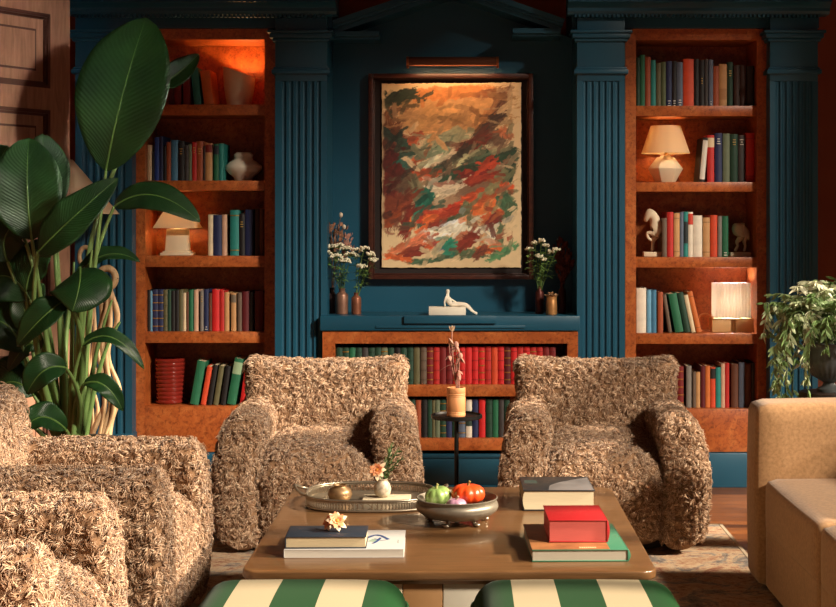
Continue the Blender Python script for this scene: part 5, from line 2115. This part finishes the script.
# dark arched leaf over the lamp shelf
leaf(at(114, 207, 6.25), at(152, 176, 6.2), at(200, 222, 6.2), .15, (.05, -.85, .6), .12, rt(84), .03, .45, cup=.15)
# hanging round leaf
leaf(at(80, 268, 5.8), at(82, 284, 5.65), at(72, 312, 5.65), .24, (.05, -1, .25), -.05, rt(74), .04, .42, cup=.25, rctrl=at(84, 280, 6.0))
# mid lit leaf
leaf(at(66, 300, 5.75), at(44, 312, 5.65), at(17, 346, 5.7), .145, (-.1, -.85, .55), .3, rt(70), .05, .45)
leaf(at(66, 368, 5.75), at(42, 360, 5.65), at(27, 394, 5.7), .13, (.1, -.9, .4), .35, rt(72), .05, .5)
leaf(at(66, 430, 5.8), at(42, 404, 5.7), at(24, 430, 5.7), .12, (.0, -.9, .5), .3, rt(70, 5.98), .1, .5)
leaf(at(82, 346, 5.95), at(112, 318, 5.9), at(144, 369, 5.95), .075, (.1, -.8, .7), .3, rt(80), .12, .45)
leaf(at(84, 384, 5.95), at(106, 374, 5.9), at(123, 411, 5.95), .085, (.1, -.9, .5), .3, rt(80), .12, .5)
leaf(at(76, 278, 6.3), at(104, 240, 6.3), at(140, 262, 6.3), .085, (.0, -.8, .7), .3, rt(78), .1, .45)
# dark cluster at the picture edge
for (b, c, t, w) in (((8, 262), (-6, 232), (26, 218), .20), ((30, 300), (10, 262), (-14, 284), .26), ((26, 292), (30, 258), (52, 244), .20), ((24, 352), (8, 312), (-16, 322), .24), ((34, 396), (10, 366), (-12, 400), .22),
                     ((20, 330), (26, 300), (44, 284), .14), ((14, 210), (-14, 176), (8, 146), .24), ((26, 420), (6, 404), (-14, 436), .18), ((40, 350), (30, 330), (8, 372), .12)):
    leaf(at(b[0], b[1], 6.1), at(c[0], c[1], 6.1), at(t[0], t[1], 6.12), w, (rr.uniform(-.3, .3), -.8, .5), .2, rt(rr.uniform(52, 70)), .05, .48)
leaf(at(66, 330, 6.35), at(74, 300, 6.35), at(92, 268, 6.4), .11, (.3, -1, .2), .2, rt(72, 6.3), .05)
# young bare shoots
for (x0, x1, y1, yy) in ((72, 92, 250, 6.05), (76, 82, 300, 6.08), (70, 74, 262, 6.12), (80, 112, 300, 6.1), (68, 57, 240, 6.15), (84, 120, 322, 6.2)):
    p = bez(rt(x0, yy), at((x0 * .6 + x1 * .4), 350, yy), at(x1, y1, yy), 12)
    MB().tube([q_ - O for q_ in p], [.0135 * (1 - .65 * i / 11) for i in range(12)], 8).build('shoot', STALK, plant, smooth=60)

# ------------------------------------------------------------------ carved wavy wooden sculptures behind the plant


def wavy(label, px, top, Y, w, phase, hole):
    x = PX(px, Y)
    t = thing('carved_sculpture', label, 'sculpture', (x, Y, 0.002))
    H_ = PZ(top, Y)
    mb = MB()
    nS = 40
    k_ = Y / F
    for s, (off, rad) in enumerate(((-.034, .0125), (.002, .013), (.034, .0125), (-.016, .010), (.019, .010))):
        pts = []
        for i in range(nS):
            zz = (H_ - .09) * i / (nS - 1)
            u = i / (nS - 1)
            sway = .022 * math.sin(u * 15 + phase) * (1 - .3 * u)
            spread = 1 + .30 * math.sin(u * 21 + phase * 2 + s) - .35 * max(0, u - .8) / .2
            pts.append(((off * spread + sway) * w, -.012 if s > 2 else .0 + .006 * math.sin(u * 30 + s), zz))
        mb.tube(pts, [rad * w * (1 + .2 * math.sin(i * .9 + s)) for i in range(nS)], 8)
    # ring head with an eye
    sw = .022 * math.sin(15 + phase) * .7 * w
    ring = []
    for i in range(25):
        a = 2 * PI * i / 24
        ring.append((sw + .040 * w * math.cos(a), -.004, H_ - .058 + .046 * math.sin(a)))
    mb.tube(ring, .016 * w, 8)
    mb.build('carved_column', PALE_WOOD, t, smooth=70)
    MB().lathe([(.085, 0), (.085, .025), (.078, .03)], 24).build('base', PALE_WOOD, t, smooth=30)


wavy('carved wavy wooden sculpture with an eye at its top beside the fluted column', 106, 266, 6.80, 1.0, .4, True)
wavy('second carved wavy wooden sculpture, partly behind the plant stems', 88, 245, 7.05, .72, 2.2, True)

# ------------------------------------------------------------------ floor lamp with a cone shade
Yl = 7.12
fl = thing('floor_lamp', 'floor lamp with wide cream cone shade behind the plant', 'lamp', (PX(69, Yl), Yl, .002))
kk = Yl / F
zt_ = PZ(160, Yl)
zb_ = PZ(214.5, Yl)
s = MB()
hollow_shade(s, 49.5 * kk, 3.5 * kk, zb_, zt_, 40)
s.build('lamp_shade', LINEN, fl, smooth=40)
MB().tube([(0, 0, .02), (0, 0, zt_ - .02)], .010, 12).build('pole', BLACK_METAL, fl, smooth=60)
MB().lathe([(.14, 0), (.14, .014), (.03, .022), (.012, .05)], 30).build('base', BLACK_METAL, fl, smooth=40)

# ------------------------------------------------------------------ console with the urn and its trailing plant
Yu = 6.42
uz = PZ(391.5, Yu)
ux = PX(829, Yu)
cs = thing('pedestal', 'dark round pedestal table carrying the urn behind the sofa', 'pedestal', (ux, Yu, .0005))
MB().lathe([(.125, uz - .03), (.13, uz - .02), (.125, uz - .001)], 32).build('tabletop', M((44, 30, 24), rough=.45), cs, smooth=40)
MB().lathe([(.16, 0), (.16, .02), (.05, .05), (.035, .2), (.035, uz - .08), (.07, uz - .03)], 28).build('column', M((44, 30, 24), rough=.45), cs, smooth=40)
ur = thing('urn', 'dark grey fluted urn with a footed base holding the trailing plant', 'urn', (ux, Yu, uz))
ku = Yu / F
UR = M((78, 84, 86), rough=.55, var=.2, scale=12, bmp=.1)
b = MB()
b.lathe([(12 * ku, 0), (12 * ku, 3 * ku), (7 * ku, 6 * ku), (5.5 * ku, 9 * ku), (9 * ku, 12 * ku)], 32)
b.build('foot', UR, ur, smooth=40)
rip = lambda a, z: 1 - .05 * abs(math.cos(a * 12)) ** 3 * (1 if z < 34 * ku else 0)
MB().lathe([(8 * ku, 11 * ku), (17 * ku, 16 * ku), (23.5 * ku, 26 * ku), (25 * ku, 34 * ku), (24 * ku, 42 * ku), (25 * ku, 46 * ku), (28 * ku, 49 * ku), (26 * ku, 50 * ku), (22 * ku, 44 * ku), (20 * ku, 40 * ku)], 96, ripple=rip).build('urn_body', UR, ur, smooth=40)
UTOP = uz + 46 * ku
tp = thing('trailing_plant', 'bushy trailing plant with narrow pale green leaves spilling from the urn', 'plant', (ux, Yu, UTOP - .02))
MB().lathe([(.085, 0), (.06, .01), (.01, .015)], 20).build('soil', M((50, 38, 28), rough=.95), tp)
LV = []
for rgb in ((104, 132, 76), (136, 158, 104), (178, 190, 148), (212, 214, 184)):
    LV.append(M(rgb, rough=.55, var=.22, scale=50))
rr = random.Random(21)


def spray(i, tipv, ctrl, n, mt, tipm=None):
    pth = bez((rr.uniform(-.05, .05), rr.uniform(-.05, .05), .005), ctrl, tipv, 18)
    h = MB()
    h.tube(pth, [.0022 * (1 - .6 * j / 17) for j in range(18)], 5)
    for j in range(n):
        s = .22 + .78 * (j + rr.random() * .7) / n
        f = min(16.99, s * 17)
        a = int(f)
        p = pth[a].lerp(pth[a + 1], f - a)
        d = (pth[a + 1] - pth[a]).normalized()
        an = rr.uniform(0, 2 * PI)
        side = Vector((math.cos(an), math.sin(an), rr.uniform(-.4, .3)))
        leaflet(h, p, d * .55 + side * .8 + Vector((0, 0, -.35)), (math.sin(an), -math.cos(an), .6), rr.uniform(.036, .062), rr.uniform(.0055, .0085))
    # rosette of young leaves at the end
    for j in range(7):
        an = rr.uniform(0, 2 * PI)
        d = (pth[-1] - pth[-2]).normalized()
        leaflet(h, pth[-1], d * .9 + Vector((math.cos(an), math.sin(an), .2)) * .6, (math.sin(an), -math.cos(an), .3), rr.uniform(.022, .036), .006)
    h.build('trailing_stem', mt, tp, smooth=0)


for i in range(97):
    a = rr.uniform(0, 2 * PI)
    if i < 46:
        r_ = .30 * math.sqrt(rr.random())
        drop = .31 - .12 * (r_ / .30) ** 2 + rr.uniform(-.05, .02)
        tipv = Vector((math.cos(a) * r_, math.sin(a) * r_ * .7 - .02, drop))
        ctrl = Vector((tipv.x * .45, tipv.y * .45, drop * .9 + .06))
    else:
        r_ = rr.uniform(.16, .30)
        drop = rr.uniform(-.10, .10) if i % 4 else rr.uniform(-.25, -.10)
        tipv = Vector((math.cos(a) * r_, math.sin(a) * r_ * .7 - .05, drop))
        ctrl = Vector((tipv.x * .95, tipv.y * .95, rr.uniform(.28, .38)))
    spray(i, tipv, ctrl, rr.randint(24, 34), LV[min(3, int(rr.random() ** 1.2 * 4))])
# the one long strand hanging at the side
for (tx_, tz2) in ((-.235, -.235), (-.225, -.19), (-.25, -.16)):
    spray(0, Vector((tx_, -.10, tz2)), Vector((tx_ * 1.25, -.10, .22)), 34, LV[1])
